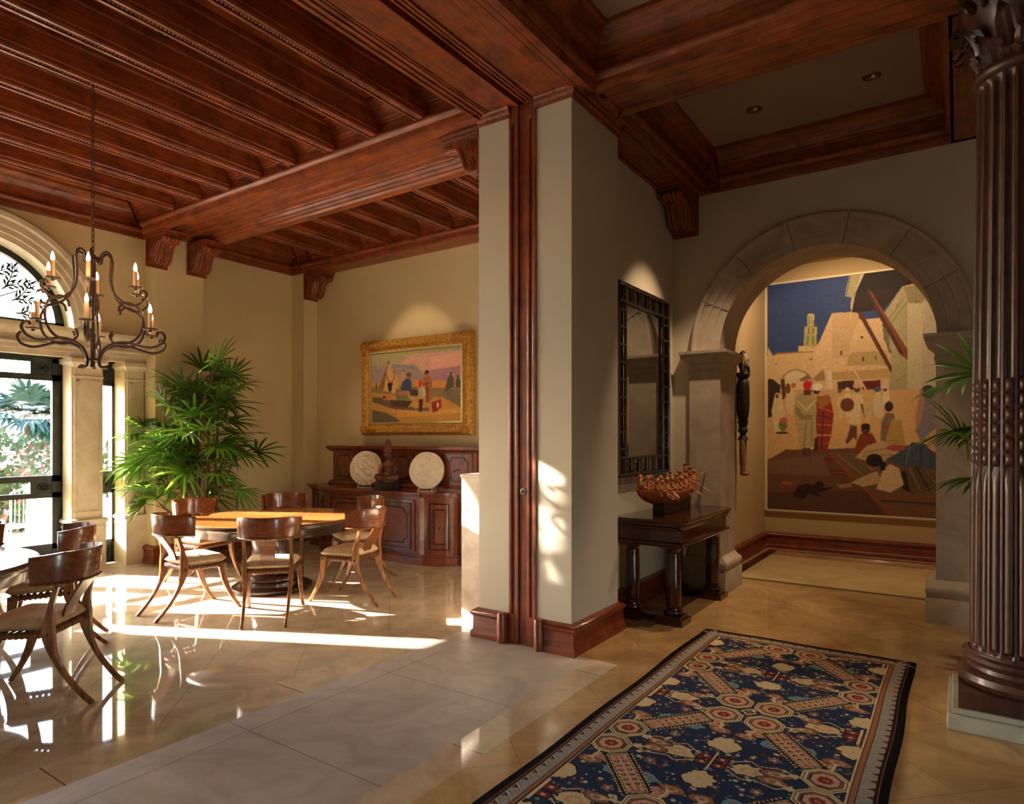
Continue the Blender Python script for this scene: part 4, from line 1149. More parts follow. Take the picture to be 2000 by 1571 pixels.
def canvas(name, a, fn, mt, parent, normal_flip=False):
    h, w, _ = a.shape
    u, v = np.meshgrid(np.linspace(0,1,w), np.linspace(0,1,h)); co = fn(u.ravel(), v.ravel())
    idx = np.arange(h*w).reshape(h, w)
    q = np.stack([idx[:-1,:-1], idx[1:,:-1], idx[1:,1:], idx[:-1,1:]], -1).reshape(-1, 4)
    me = bpy.data.meshes.new(name); me.vertices.add(h*w); me.vertices.foreach_set('co', co.astype(np.float32).ravel())
    me.loops.add(q.size); me.loops.foreach_set('vertex_index', q.astype(np.int32).ravel())
    me.polygons.add(len(q)); me.polygons.foreach_set('loop_start', np.arange(0, q.size, 4, dtype=np.int32))
    me.update(calc_edges=True); me.validate()
    at = me.attributes.new('pigment', 'FLOAT_COLOR', 'POINT')
    at.data.foreach_set('color', np.concatenate([np.clip(a,0,1).reshape(-1,3), np.ones((h*w,1))], 1).astype(np.float32).ravel())
    me.materials.append(mt); o = bpy.data.objects.new(name, me); COL.objects.link(o)
    if parent is not None: o.parent = parent
    return o
def pigment(name, rough, bumpy=0, coat=0, gain=1.0):
    m = mat(name, '808080', rough, .3, 0, coat); N, L, b = nodes(m); at = N.new('ShaderNodeAttribute'); at.attribute_name = 'pigment'
    c = at.outputs['Color']
    if gain != 1.0:
        c = mixc(m, 1.0, c, (gain,)*3, 'MULTIPLY')
    L.new(c, b.inputs['Base Color'])
    if bumpy: bump(m, noise(m, texco(m), bumpy, 4), .25, .002)
    return m
OIL = pigment('oil_paint', .65, 220, 0, 1.35)
def rect_mold(mb, prof, x0, x1, z0, z1, y):
    """frame moulding around a rectangle in an XZ plane facing -y; prof=[(out,depth)]"""
    mb.M = Matrix(((1,0,0,0),(0,0,-1,y),(0,1,0,0),(0,0,0,1)))
    mb.mold(prof, [(x0,z0),(x1,z0),(x1,z1),(x0,z1)], True); mb.M = None
# --- tall street painting
bp = thing('street_painting', 'tall painting of a sunlit market street under a blue sky', 'painting', (-1.13, 9.82, 2.15))
def OFF(mb, o): return Matrix.Translation(-Vector(o.location))
a = raster(330, 470, 'b08c5c'); run_ops(a, BIGP); brush(a, .045, (3, 2))
cv = canvas('canvas', a, lambda u, v: np.stack([-2.265+2.265*u+1.13, np.full_like(u, -.025), 3.75-3.2*v-2.15], 1), OIL, bp)
m = MB(); m.box(-1.135,-.02,-1.6,1.13,0,1.6); m.build('stretcher', W_DARK, bp, smooth=False)
m = MB(); rect_mold(m, [(0,.022),(0,.04),(.012,.042),(.02,.036),(.03,.034),(.034,0)], -1.135, 1.13, -1.6, 1.6, 0)
m.build('frame', mat('ivory_gilt_frame', 'dccdae', .5), bp, ang=40)
# --- gold framed camp painting
gp = thing('gold_framed_painting', 'ornate gold-framed painting of a camp on the plain above the sideboard', 'painting', (-6.11, 6.66, 2.28), 0)
a = raster(240, 150, '9a8a6a'); run_ops(a, GOLDP); brush(a, .05, (2, 2))
canvas('canvas', a, lambda u, v: np.stack([-.87+1.81*u, np.full_like(u, -.055), .53-1.08*v], 1), OIL, gp)
GOLD = mat('gilded_carving', 'c08a30', .32, .5, .7); N, L, b = nodes(GOLD)
n_ = noise(GOLD, texco(GOLD), 38, 6, .7, 1.5); L.new(ramp(GOLD, n_, [(.35,'7c5218'),(.6,'ecb85c')]), b.inputs['Base Color']); bump(GOLD, n_, .9, .012)
m = MB(); rect_mold(m, [(0,.05),(0,.062),(.02,.064),(.03,.058),(.055,.062),(.06,.075),(.10,.098),(.14,.105),(.165,.09),(.18,.06),(.185,0)], -.855, .80, -.49, .49, 0)
m.build('frame', GOLD, gp, ang=40)
for sx, sz in ((-1,-1),(1,-1),(1,1),(-1,1)):
    m = MB(); cx, cz_ = (-.955 if sx < 0 else .90), sz*.59
    for k in range(7):
        a_ = k*PI/3.5; m.ball((cx+.05*math.cos(a_), -.10, cz_+.05*math.sin(a_)), (.04,.022,.03), 8, 6)
    m.ball((cx, -.11, cz_), (.035,.02,.035), 8, 6)
    for k in range(1, 4): m.ball((cx-sx*.07*k, -.10, cz_), (.035,.02,.03), 8, 6); m.ball((cx, -.10, cz_-sz*.07*k), (.03,.02,.035), 8, 6)
    m.build('corner_carving', GOLD, gp)
m = MB(); rect_mold(m, [(0,.052),(0,.07),(.022,.066),(.022,.05)], -.875+.02, .80, -.49, .49, 0) ; m.build('inner_slip', mat('pale_gilt_slip','d8c890',.3,.5,.5), gp, ang=40)
m = MB(); m.box(-1.03,-.04,-.66,.975,.0,.66); m.build('back_board', W_DARK, gp, smooth=False)
# --- rug
PAINTERLY = False
RW_, RL_ = 1.47, 4.6
gx = .0045; w_, h_ = int(RW_/gx)+1, int(RL_/gx)+1
a = raster(w_, h_, '222c40')
def RP(pts): return [(x/gx, y/gx) for x, y in pts]
def rp(pts, c): fillpoly(a, RP(pts), c)
def rl(pts, wd, c): stroke(a, RP(pts), wd/gx, c)
def re_(x, y, rx, ry, c): fillell(a, (x/gx, y/gx), max(.7, rx/gx), max(.7, ry/gx), c)
def octo(x, y, r, c): rp([(x+r*math.cos(PI/8+k*PI/4), y+r*math.sin(PI/8+k*PI/4)) for k in range(8)], c)
NAVY, CREAM, ROSE, BRN, RED, TEAL, DK, TAN = '222c40', 'b09c74', 'a88468', '785640', '6c2c26', '547a84', '201612', 'b2a07a'
hx, hy = .485, .68; u0, v0 = .727, .805
rnd = random.Random(5)
# field sprinkles
for k in range(2600):
    x, y = rnd.uniform(.17, 1.3), rnd.uniform(.12, RL_-.12); c = rnd.choice([RED, '4a3a34', TEAL, TAN, '5a5a3c', '54201c', CREAM, '2c3c54'])
    s_ = rnd.uniform(.006, .015)
    if rnd.random() < .5: rp([(x-s_,y),(x,y-s_),(x+s_,y),(x,y+s_)], c); re_(x, y, .004, .004, TAN)
    else: re_(x, y, s_, s_*.8, c)
def blob(x, y, rx, ry, c, c2, k=18, sd=0):
    q = random.Random(sd)
    P_ = [(x+rx*(1+.22*q.uniform(-1,1))*math.cos(t), y+ry*(1+.22*q.uniform(-1,1))*math.sin(t)) for t in np.linspace(0, 2*PI, k)[:-1]]
    rp([(x+(px-x)*1.12, y+(py-y)*1.12) for px, py in P_], DK); rp(P_, c)
    rp([(x+(px-x)*.55, y+(py-y)*.55) for px, py in P_], c2); rp([(x+(px-x)*.3, y+(py-y)*.3) for px, py in P_], c)
for j in range(-1, 8):
    for i in range(-1, 3):
        cx = u0+hx*(i-.0)*1.0 if False else None
cells = []
for j in range(-1, 6):
    for i in (-1, 0, 1):
        if True: cells.append((u0+i*2*hx*.5*1.0, v0+j*2*hy*.5) if False else None)
centers = [(u0, v0+1.36*j) for j in range(-1, 4)] + [(u0+s*.56, v0+.68+1.36*j) for j in range(-1, 4) for s in (-1, 1)]
for ci, (cx, cy) in enumerate(centers):
    # cross motif with red quadrants
    for sx in (-1, 1):
        for sy in (-1, 1):
            X, Y = cx+sx*.04, cy+sy*.035
            rp([(X-.034,Y-.028),(X+.034,Y-.028),(X+.034,Y+.028),(X-.034,Y+.028)], DK); rp([(X-.028,Y-.022),(X+.028,Y-.022),(X+.028,Y+.022),(X-.028,Y+.022)], RED)
            re_(X, Y, .011, .009, CREAM)
            for k in range(4): rl([(cx+sx*.078, cy+sy*(.015+.014*k)),(cx+sx*.096, cy+sy*(.015+.014*k))], .006, CREAM)
            # zigzag branches
            z = [(cx+sx*.09, cy+sy*.05),(cx+sx*.16,cy+sy*.10),(cx+sx*.20,cy+sy*.07),(cx+sx*.31,cy+sy*.10),(cx+sx*.36,cy+sy*.06)] if ci < 5 else [(cx+sx*.09, cy+sy*.05),(cx+sx*.16,cy+sy*.10),(cx+sx*.20,cy+sy*.07),(cx+sx*.30,cy+sy*.11)]
            rl(z, .007, CREAM); X, Y = z[-1]
            for t in np.linspace(0, 2*PI, 6)[:-1]: re_(X+.016*math.cos(t), Y+.016*math.sin(t), .010, .010, CREAM)
            for t in np.linspace(0, 2*PI, 6)[:-1]: re_(cx+sx*.25+.02*math.cos(t), cy+sy*.17+.02*math.sin(t), .011, .011, BRN); 
            re_(cx+sx*.25, cy+sy*.17, .009, .009, TAN); re_(cx+sx*.19, cy+sy*.20, .012, .01, RED)
            # teal/rose palmettes in the corners of the lozenge
            blob(cx+sx*.20, cy+sy*.33, .055, .045, TEAL, BRN, 12, ci); blob(cx+sx*.115, cy+sy*.42, .06, .04, ROSE, '8a5a44', 12, ci+1); blob(cx+sx*.38, cy+sy*.19, .045, .05, TEAL, ROSE, 12, ci+2)
            blob(cx+sx*.30, cy+sy*.26, .04, .035, BRN, RED, 10, ci+3)
    rl([(cx, cy-.1),(cx, cy+.1)], .012, TAN)
    blob(cx, cy+.20, .075, .075, CREAM, TAN, 22, ci*7); blob(cx, cy-.20, .075, .075, CREAM, TAN, 22, ci*7+1)
    blob(cx+.175, cy, .085, .055, CREAM, ROSE, 22, ci*7+2); blob(cx-.175, cy, .085, .055, CREAM, ROSE, 22, ci*7+3)
# diagonal bars and octagons
nodesC = [(u0, v0+.68+1.36*j) for j in range(-1, 4)]
for cx, cy in nodesC:
    for sx in (-1, 1):
        for sy in (-1, 1):
            A_ = (cx+sx*.11, cy+sy*.115); B_ = (cx+sx*.485, cy+sy*.575)
            dx, dy = B_[0]-A_[0], B_[1]-A_[1]; l = math.hypot(dx, dy); dx, dy = dx/l, dy/l; nx, ny = -dy, dx
            def bar(t0, t1, wd, c): rp([(A_[0]+dx*t0+nx*wd, A_[1]+dy*t0+ny*wd),(A_[0]+dx*t1+nx*wd, A_[1]+dy*t1+ny*wd),(A_[0]+dx*t1-nx*wd, A_[1]+dy*t1-ny*wd),(A_[0]+dx*t0-nx*wd, A_[1]+dy*t0-ny*wd)], c)
            bar(.0, l, .04, DK); bar(.0, l, .034, TAN); bar(0, l, .026, DK)
            bar(.105, l-.105, .074, '201814')
            for t in np.arange(.11, l-.11, .022):
                for q in (-1, 1): re_(A_[0]+dx*t+nx*q*.07, A_[1]+dy*t+ny*q*.07, .006, .006, CREAM)
            bar(.11, l-.11, .058, DK); bar(.115, l-.115, .052, TAN); bar(.12, l-.12, .047, DK); bar(.125, l-.125, .042, ROSE)
            for q in (-1, 1):
                for t in np.arange(.19, l-.19, .042):
                    X, Y = A_[0]+dx*t+nx*q*.02, A_[1]+dy*t+ny*q*.02; re_(X, Y, .012, .012, DK); re_(X+dx*.003, Y+dy*.003, .006, .006, ROSE)
                for t in (.15, l-.15):
                    for p_ in (-1, 1): re_(A_[0]+dx*(t+.012*p_)+nx*q*.014, A_[1]+dy*(t+.012*p_)+ny*q*.014, .009, .009, RED); re_(A_[0]+dx*(t+.012*p_)+nx*q*.014, A_[1]+dy*(t+.012*p_)+ny*q*.014, .004, .004, ROSE)
            for ex, (ox, oy) in enumerate((A_, B_)):
                octo(ox, oy, .118, CREAM) if False else None
                for r_, c in ((.116, DK),(.111, CREAM),(.100, DK),(.095, TAN),(.084, DK),(.079, BRN),(.070, DK),(.064, ROSE)): octo(ox, oy, r_, c)
                for t in np.linspace(0, 2*PI, 9)[:-1]: re_(ox+.024*math.cos(t), oy+.024*math.sin(t), .012, .012, RED if ex == 0 else '8a4a38')
                re_(ox, oy, .013, .013, '8a5038')
    rp([(cx-.045,cy),(cx,cy-.05),(cx+.045,cy),(cx,cy+.05)], TAN); rp([(cx-.03,cy),(cx,cy-.034),(cx+.03,cy),(cx,cy+.034)], DK); re_(cx, cy, .015, .015, '6a6a40')
for cx, cy in nodesC:
    for sx in (-1, 1):
        for sy in (-1, 1):
            for ox, oy, qx, qy in ((cx+sx*.11, cy+sy*.115, sx, -sy*.2), (cx+sx*.11, cy+sy*.115, -sx*.2, sy), (cx+sx*.485, cy+sy*.575, -sx, sy*.35), (cx+sx*.485, cy+sy*.575, sx*.1, -sy)):
                d = math.hypot(qx, qy); qx, qy = qx/d, qy/d; b0 = (ox+qx*.105, oy+qy*.105); b1 = (ox+qx*.165, oy+qy*.165)
                blob(b1[0]+qx*.045, b1[1]+qy*.045, .06, .038, BRN, ROSE, 12, int(ox*99)); rl([b0, b1], .014, CREAM)
                for w_ in (-.5, 0, .5): rl([b1, (b1[0]+(qx-qy*w_)*.028, b1[1]+(qy+qx*w_)*.028)], .009, CREAM)
            for ox, oy in ((cx+sx*.11, cy+sy*.115), (cx+sx*.485, cy+sy*.575)):
                for r_, c in ((.084, DK),(.079, BRN),(.070, DK),(.064, ROSE)): octo(ox, oy, r_, c)
                for t in np.linspace(0, 2*PI, 9)[:-1]: re_(ox+.024*math.cos(t), oy+.024*math.sin(t), .012, .012, RED)
                re_(ox, oy, .012, .012, '8a5038')
# borders
def ring(d0, d1, c):
    for x0, y0, x1, y1 in ((d0,d0,RW_-d0,d1),(d0,RL_-d1,RW_-d0,RL_-d0),(d0,d0,d1,RL_-d0),(RW_-d1,d0,RW_-d0,RL_-d0)): rp([(x0,y0),(x1,y0),(x1,y1),(x0,y1)], c)
ring(0, .04, '0e0a0a'); ring(.04, .047, '6a4030'); ring(.047, .058, DK); ring(.058, .122, '847c70'); ring(.122, .127, DK); ring(.127, .148, '84583c'); ring(.148, .156, DK); ring(.156, .161, TAN)
def zig(along, n, x_of):
    for k in range(n):
        t = along*(k+.5)/n; hw = along/n/2
        for q, c in ((0,'5c6c70'),(1,'a89a80'),(2,'5c6c70')):
            o_ = q*.014
            rl([x_of(.064+.0, t-hw+o_), x_of(.100, t-.1*hw+o_*.5), x_of(.118, t+hw*.6+o_*.3)], .006, c)
        rp([x_of(.060, t-.011), x_of(.082, t), x_of(.060, t+.011)], RED); rl([x_of(.060, t-.014), x_of(.086, t), x_of(.060, t+.014)], .005, DK)
n1 = int(RL_/.078)
zig(RL_, n1, lambda d, t: (d, t)); zig(RL_, n1, lambda d, t: (RW_-d, t)); zig(RW_, 18, lambda d, t: (t, d)); zig(RW_, 18, lambda d, t: (t, RL_-d))
a *= RNG.normal(1, .10, a.shape[:2]).clip(.7, 1.3)[..., None]
a[1::2] *= .93
WOOL = pigment('woven_wool', .95, 300, 0, 1.4)
WOOL.node_tree.nodes['Principled BSDF'].inputs['Specular IOR Level'].default_value = .1
def rugfn(u, v):
    x = -1.715+RW_*u; y = 5.33-RL_*v
    x = x+.006*np.sin(y*5.1)*(np.abs(u-.5)*2)**4; y2 = y+.006*np.sin(x*9)*(1-v)
    return np.stack([x, y2, .009+.002*np.sin(x*7+y*3)*(np.abs(u-.5) > .47)], 1)
rg = canvas('rug', a, rugfn, WOOL, None)
tag(rg, 'navy patterned wool rug with lattice of octagons on the hall floor', 'rug')
so = rg.modifiers.new('thickness', 'SOLIDIFY'); so.thickness = .0085; so.offset = 1 if False else -1

# ================================================================== MIRROR
mr = thing('wall_mirror', 'tall mirror in a dark bamboo-lattice frame above the console table', 'mirror', (-2.505, 5.885, 2.095))
BAM = wood('dark_bamboo', '0c0606', '2c1410', 2, .3, .4)
hw, hh = .59, .86
def bam(mb, a_, b_, r=.021, k=3):
    A_, B_ = Vector(a_), Vector(b_); n = 6*k+1; path = [tuple(A_.lerp(B_, i/(n-1))) for i in range(n)]
    mb.tube(path, [r*(1.16 if i%6 == 0 and 0 < i < n-1 else 1) for i in range(n)], 10)
iw, ih = hw-.135, hh-.155
for nm, (ya, yb, za, zb) in (('outer_rail',(-hw,hw,hh,hh)),('outer_rail',(-hw,hw,-hh,-hh)),('outer_stile',(-hw,-hw,-hh,hh)),('outer_stile',(hw,hw,-hh,hh)),
                             ('inner_rail',(-hw,hw,ih,ih)),('inner_rail',(-hw,hw,-ih,-ih)),('inner_stile',(-iw,-iw,-hh,hh)),('inner_stile',(iw,iw,-hh,hh))):
    m = MB(); bam(m, (.03,ya,za), (.03,yb,zb), .019 if 'outer' in nm else .014, 6 if 'rail' in nm else 8); m.build(nm, BAM, mr)
for k in range(1, 5):
    y = -iw+2*iw*k/5
    for s_ in (-1, 1): m = MB(); bam(m, (.03,y,s_*ih), (.03,y,s_*hh), .012, 1); m.build('lattice_peg', BAM, mr)
for k in range(0, 9):
    z = -ih+2*ih*(k+.5)/9
    for s_ in (-1, 1): m = MB(); bam(m, (.03,s_*iw,z), (.03,s_*hw,z), .012, 1); m.build('lattice_peg', BAM, mr)
m = MB(); m.box(.0,-hw,-hh,.012,hw,hh); m.build('mirror_glass', mat('mirror_silver','b8bab4',.02,.5,1), mr, smooth=False)

# ================================================================== CONSOLE TABLE
ct = thing('console_table', 'dark carved console table with four column legs beneath the mirror', 'console table', (-2.19, 5.97, 0))
X0, X1, Y0, Y1 = -.285, .30, -.73, .58
m = MB(); c_ = .05
oct_ = [(X0,Y0),(X1-c_,Y0),(X1,Y0+c_),(X1,Y1-c_),(X1-c_,Y1),(X0,Y1)]
m.mold([(0,.795),(.006,.80),(.01,.815),(.022,.83),(.03,.835),(.03,.85),(.042,.86),(.048,.872),(.045,.885),(0,.887)], [(X0,Y0+0),(X1-c_,Y0),(X1,Y0+c_),(X1,Y1-c_),(X1-c_,Y1),(X0,Y1)])
m.prism([(x*1.08 if x > 0 else x, y*1.03) for x, y in oct_], .872, .886); m.build('top', W_CONS, ct, ang=35)
m = MB(); m.box(X0,Y0+.01,.67,X1-.01,Y1-.01,.80); m.mold([(0,.655),(.018,.66),(.03,.675),(.025,.69),(0,.70)], [(X0,Y0+.01),(X1-.01,Y0+.01),(X1-.01,Y1-.01),(X0,Y1-.01)]); m.build('apron', W_CONS, ct, ang=35)
for sy in (Y0+.12, Y1-.12):
    for sx in (X0+.10, X1-.11):
        m = MB(); m.box(sx-.115,sy-.115,0,sx+.115,sy+.115,.05); m.box(sx-.095,sy-.095,.05,sx+.095,sy+.095,.075)
        m.lathe([(.07,.075),(.08,.085),(.083,.10),(.075,.115),(.062,.12),(.06,.13),(.066,.14),(.06,.15),(.064,.16),(.066,.30),(.060,.58),(.058,.585),(.058,.595),(.052,.60),(.056,.615),(.075,.635),(.082,.64),(.082,.65),(0,.65)], (sx,sy,0), 20)
        m.box(sx-.09,sy-.09,.645,sx+.09,sy+.09,.67); m.build('leg', W_CONS, ct, ang=40)
for sy in (Y0+.12, Y1-.12):
    m = MB(); m.box(X0+.10,sy-.045,.015,X1-.11,sy+.045,.06); m.build('stretcher', W_CONS, ct, bevel=.006)

# ================================================================== BOAT WITH ROWERS
bt = thing('carved_boat', 'carved wooden boat crowded with little figures, on a black stand atop the console', 'sculpture', (-2.215, 5.92, .887))
m = MB(); m.box(-.055,-.36,0,.055,.34,.125); m.build('stand', BLACK, bt, smooth=False, bevel=.003)
rows = []
NB = 34
for i in range(NB+1):
    t = -1+2*i/NB; y = -.10+.74*t; w = .15*(1-abs(t)**2.2)+.004; ztop = .20+.07*t*t+.02*t; zb = ztop-.115*(1-abs(t)**2.5)-.01
    rows.append([(w*math.sin(q)*1.0, y, ztop-(ztop-zb)*math.cos(q)**.8 if abs(q) < PI/2 else ztop) for q in np.linspace(-PI/2, PI/2, 13)] +
                [(w*.86*math.sin(q), y, ztop+.002-(ztop-zb)*.72*max(0, math.cos(q))**.8) for q in np.linspace(PI/2, -PI/2, 9)])
m = MB(); m.grid(rows, True); m.build('hull', W_HULL, bt, ang=60)
def rower(y, x, hat, h, turn, zf):
    m = MB(); m.M = Matrix.Translation((x, y, zf)) @ Matrix.Rotation(turn, 4, 'Z') @ Matrix.Scale(h, 4)
    m.tube([(0,0,.0),(0,0,.05),(0,.004,.10),(0,.0,.125)], [.024,.028,.026,.014], 10); m.ball((0,.004,.155), (.021,.022,.027), 12, 9)
    m.ball((0,.028,.152), (.005,.007,.007), 6, 5)
    for s_ in (-1, 1):
        m.tube([(s_*.026,0,.11),(s_*.042,.015,.075),(s_*.03,.05,.06)], [.009,.008,.006], 8); m.ball((s_*.03,.054,.06), .008, 6, 5)
        m.tube([(s_*.014,0,.01),(s_*.02,.045,.03),(s_*.02,.06,-.01)], [.012,.010,.008], 8); m.ball((s_*.021,.004,.155), (.004,.006,.009), 6, 5)
    if hat: m.lathe([(0,.175),(.024,.175),(.022,.19),(.016,.195),(.016,.205),(.022,.21),(.022,.222),(0,.222)], seg=12)
    return m.build('figure', W_FIG, bt, ang=60)
rr_ = random.Random(11)
for k in range(11):
    t = -.80+1.6*k/10; z = .17+.07*t*t+.02*t
    rower(-.10+.74*t, -.035+.02*(k%2), k in (6, 9, 10), rr_.uniform(.85, 1.1), PI/2*rr_.choice([-1,1])*.3-PI/2, z)
    if 0 < k < 10: rower(-.10+.74*t+.03, .06, k in (5, 8), rr_.uniform(.75, 1.0), -PI/2+rr_.uniform(-.5,.5), z)
for k in range(9):
    t = -.85+1.7*k/8; y = -.10+.70*t; s_ = 1 if k%2 else -1; z = .27+.06*t*t
    m = MB(); d = Vector((.55+.2*rr_.random(), rr_.uniform(-.6,.6), -.35)) if k not in (0, 8) else Vector((.25, -1 if k == 0 else 1, .12 if k == 8 else -.02)); d.normalize()
    p = Vector((.02, y, z)); q = p+d*(.16 if k not in (0,8) else .12); m.tube([tuple(p-d*.08), tuple(q)], .004, 6)
    n = d.cross(Vector((0,0,1))).normalized(); e = q+d*.13; c = q+d*.05; up = n.cross(d)*.004
    m.add([tuple(q), tuple(c+n*.024), tuple(e), tuple(c-n*.024), tuple(c+up), tuple(c-up)], [(0,1,4),(1,2,4),(2,3,4),(3,0,4),(1,0,5),(2,1,5),(3,2,5),(0,3,5)])
    m.build('paddle', W_FIG, bt, smooth=False)
m = MB()
for s_ in (1,):
    m.tube(bez([(0,.50,.25),(0,.57,.30),(0,.61,.36),(.0,.57,.40)], 6), [.02]*6+[.014]*6+[.008]*7, 8); m.tube(bez([(0,-.70,.24),(0,-.76,.30),(.0,-.73,.34)], 6), [.018]*6+[.012]*7, 8)
m.build('prow_carving', W_FIG, bt)

# ================================================================== SLENDER WALL FIGURE
st = thing('carved_wall_figure', 'slender black carved figure with raised hands and pale legs on the niche wall', 'sculpture', (-2.2, 8.28, 1.1))
BLK = wood('charred_black_wood', '060404', '160e0a', 2, .6, 0); PALE = wood('pale_worn_wood', '5c442e', '9c7c58', 2, .7, 0); FACE = mat('painted_face', 'a89478', .6)
m = MB(); m.tube(bez([(0,0,.44),(.0,0,.50),(0,0,.56),(0,0,.62),(.0,0,.68)], 4), [.065,.06,.055,.048,.038,.034,.04,.055,.06,.058,.05,.045,.05,.055,.06,.066,.07], 14)
m.tube(bez([(0,0,.68),(0,.0,.80),(0,0,.98),(0,0,1.14),(0,0,1.22),(0,0,1.28)], 4), [.05,.06,.066,.07,.075,.078,.08,.08,.08,.08,.08,.078,.075,.07,.06,.055,.065,.08,.085,.08,.06], 14)
m.ball((0,0,1.42), (.06,.085,.13), 16, 12); m.tube([(0,0,1.27),(0,0,1.34)], .04, 10); m.build('body', BLK, st, ang=60)
m = MB(); m.ball((.03,-.025,1.43), (.04,.055,.085), 14, 10); m.ball((.072,-.035,1.43), (.012,.01,.022), 8, 6); m.build('face', FACE, st)
for s_ in (-1, 1):
    m = MB(); m.tube(bez([(0,s_*.07,1.22),(.03,s_*.14,1.26),(.03,s_*.115,1.36)], 5), [.026]*5+[.02]*6, 10); m.build('arm', BLK, st)
    m = MB(); m.ball((.03,s_*.115,1.385), (.012,.026,.032), 10, 8)
    for f_ in range(4): m.tube([(.03,s_*(.098+.011*f_),1.405),(.032,s_*(.095+.014*f_),1.455-.006*abs(f_-1.5))], [.006,.004], 6)
    m.tube([(.03,s_*.09,1.38),(.035,s_*.072,1.405)], [.007,.005], 6); m.build('hand', PALE, st)
    m = MB(); m.tube(bez([(0,s_*.035,.45),(0,s_*.038,.30),(0,s_*.032,.15),(0,s_*.03,.04)], 5), [.036]*6+[.034]*5+[.026]*5, 12); m.ball((.02,s_*.03,.025), (.05,.028,.026), 10, 8); m.build('leg', PALE, st)
m = MB(); m.tube([(-.095,-.09,.45),(-.06,-.09,.45),(-.06,-.09,1.05),(-.095,-.09,1.05)], .006, 6); m.tube([(-.06,-.09,.6),(0,0,.62)], .005, 6); m.tube([(-.06,-.09,1.0),(0,0,1.0)], .005, 6); m.tube([(-.1,-.09,.52),(-.06,-.09,.52)], .005, 6); m.build('wall_bracket', IRON, st)

# ================================================================== PALMS
LEAF = mat('palm_leaf', '2c5a1c', .38, .5); N, L, b = nodes(LEAF)
L.new(ramp(LEAF, noise(LEAF, texco(LEAF), 3, 3), [(.3,'1c4418'),(.7,'4c7c28')]), b.inputs['Base Color'])
tl = N.new('ShaderNodeBsdfTranslucent'); tl.inputs['Color'].default_value = (*lin('7cae34'), 1); mxs = N.new('ShaderNodeMixShader'); mxs.inputs[0].default_value = .35
L.new(b.outputs[0], mxs.inputs[1]); L.new(tl.outputs[0], mxs.inputs[2]); L.new(mxs.outputs[0], N['Material Output'].inputs[0])
CANE = wood('fibrous_cane', '2c2014', '6a5030', 2, .8, 0)
def fan(mb, c, d, size, rn, n=8, droop=.35, spread=2.3, w=.020, roll=0):
    """fan leaf: leaflets radiating from c around direction d"""
    d = Vector(d).normalized(); s_ = d.cross(Vector((0,0,1)))
    s_ = s_.normalized() if s_.length > .05 else Vector((1,0,0)); up = s_.cross(d).normalized()
    Rl = Matrix.Rotation(roll, 3, d); s_ = Rl @ s_; up = Rl @ up
    c = Vector(c)
    for k in range(n):
        a = (k/(n-1)-.5)*spread + rn.uniform(-.06,.06); ln = size*(1-.28*abs(k/(n-1)-.5)*2)*rn.uniform(.88,1.08)
        dr = d*math.cos(a)+s_*math.sin(a); rows = []
        sd = up.cross(dr).normalized()
        for i in range(6):
            t = i/5; p = c+dr*(ln*t)+up*(.05*size*math.sin(t*2))-Vector((0,0,droop*size*t**2.2)); ww = w*(size/.42)*(.35+2.4*t*(1-t)+.25*(1-t))*(1 if i < 5 else .12)
            rows.append([tuple(p-sd*ww+up*ww*.35), tuple(p), tuple(p+sd*ww+up*ww*.35)])
        mb.grid(rows)
def palm(name, lb, base, stems, seed, xmin, size, extra=(), potr=.24, poth=.42, clampf=None):
    rn = random.Random(seed); r = thing(name, lb, 'plant', base); fo = MB(); cn = MB()
    for (sx, sy, tx, ty, h, leaves) in stems:
        P0, P1 = Vector((sx, sy, poth-.05)), Vector((tx, ty, h)); mid = P0.lerp(P1, .5)+Vector((rn.uniform(-.03,.03), rn.uniform(-.03,.03), 0))
        path = bez([tuple(P0), tuple(mid), tuple(P1)], 8); cn.tube(path, [.017-.006*i/len(path) for i in range(len(path))], 8)
        for k in range(leaves):
            f = 1-k/max(1, leaves)*.55 if leaves > 1 else 1
            o = Vector(path[min(len(path)-1, int(f*(len(path)-1)))]); an = rn.uniform(0, 2*PI) if k else rn.uniform(0, 6.28)
            an = k*2.4+rn.uniform(-.4,.4)+sx*9
            el = rn.uniform(.3, 1.25) if k < leaves/2 else rn.uniform(-.1, .5)
            pd = Vector((math.cos(an)*math.cos(el), math.sin(an)*math.cos(el), math.sin(el))); pl_n = rn.uniform(.22, .42)*size/.42
            e = o+pd*pl_n-Vector((0,0,.03)); cn.tube([tuple(o), tuple(o.lerp(e,.5)+Vector((0,0,.02))), tuple(e)], .004, 5)
            fan(fo, e, pd-Vector((0,0,.12 if k < 3 else .3)), size*rn.uniform(.8,1.08), rn, rn.choice([8,9,10]), rn.uniform(.08,.32), rn.uniform(2.4,3.5), .0155, rn.uniform(-.9,.9))
    for (c, d, s_) in extra:
        fan(fo, c, d, s_, rn, 9, .3)
    if clampf: fo.v = [clampf(p) for p in fo.v]
    fo.build('foliage', LEAF, r, ang=60); cn.build('canes', CANE, r)
    m = MB(); m.lathe([(0,0),(potr*.72,0),(potr*.8,.03),(potr,poth-.05),(potr*1.08,poth-.045),(potr*1.08,poth),(potr*.95,poth),(potr*.92,poth-.05)], seg=32); m.build('pot', POT, r, ang=40)
    m = MB(); m.lathe([(0,poth-.05),(potr*.93,poth-.05)], seg=24); m.build('soil', SOIL, r)
    return r
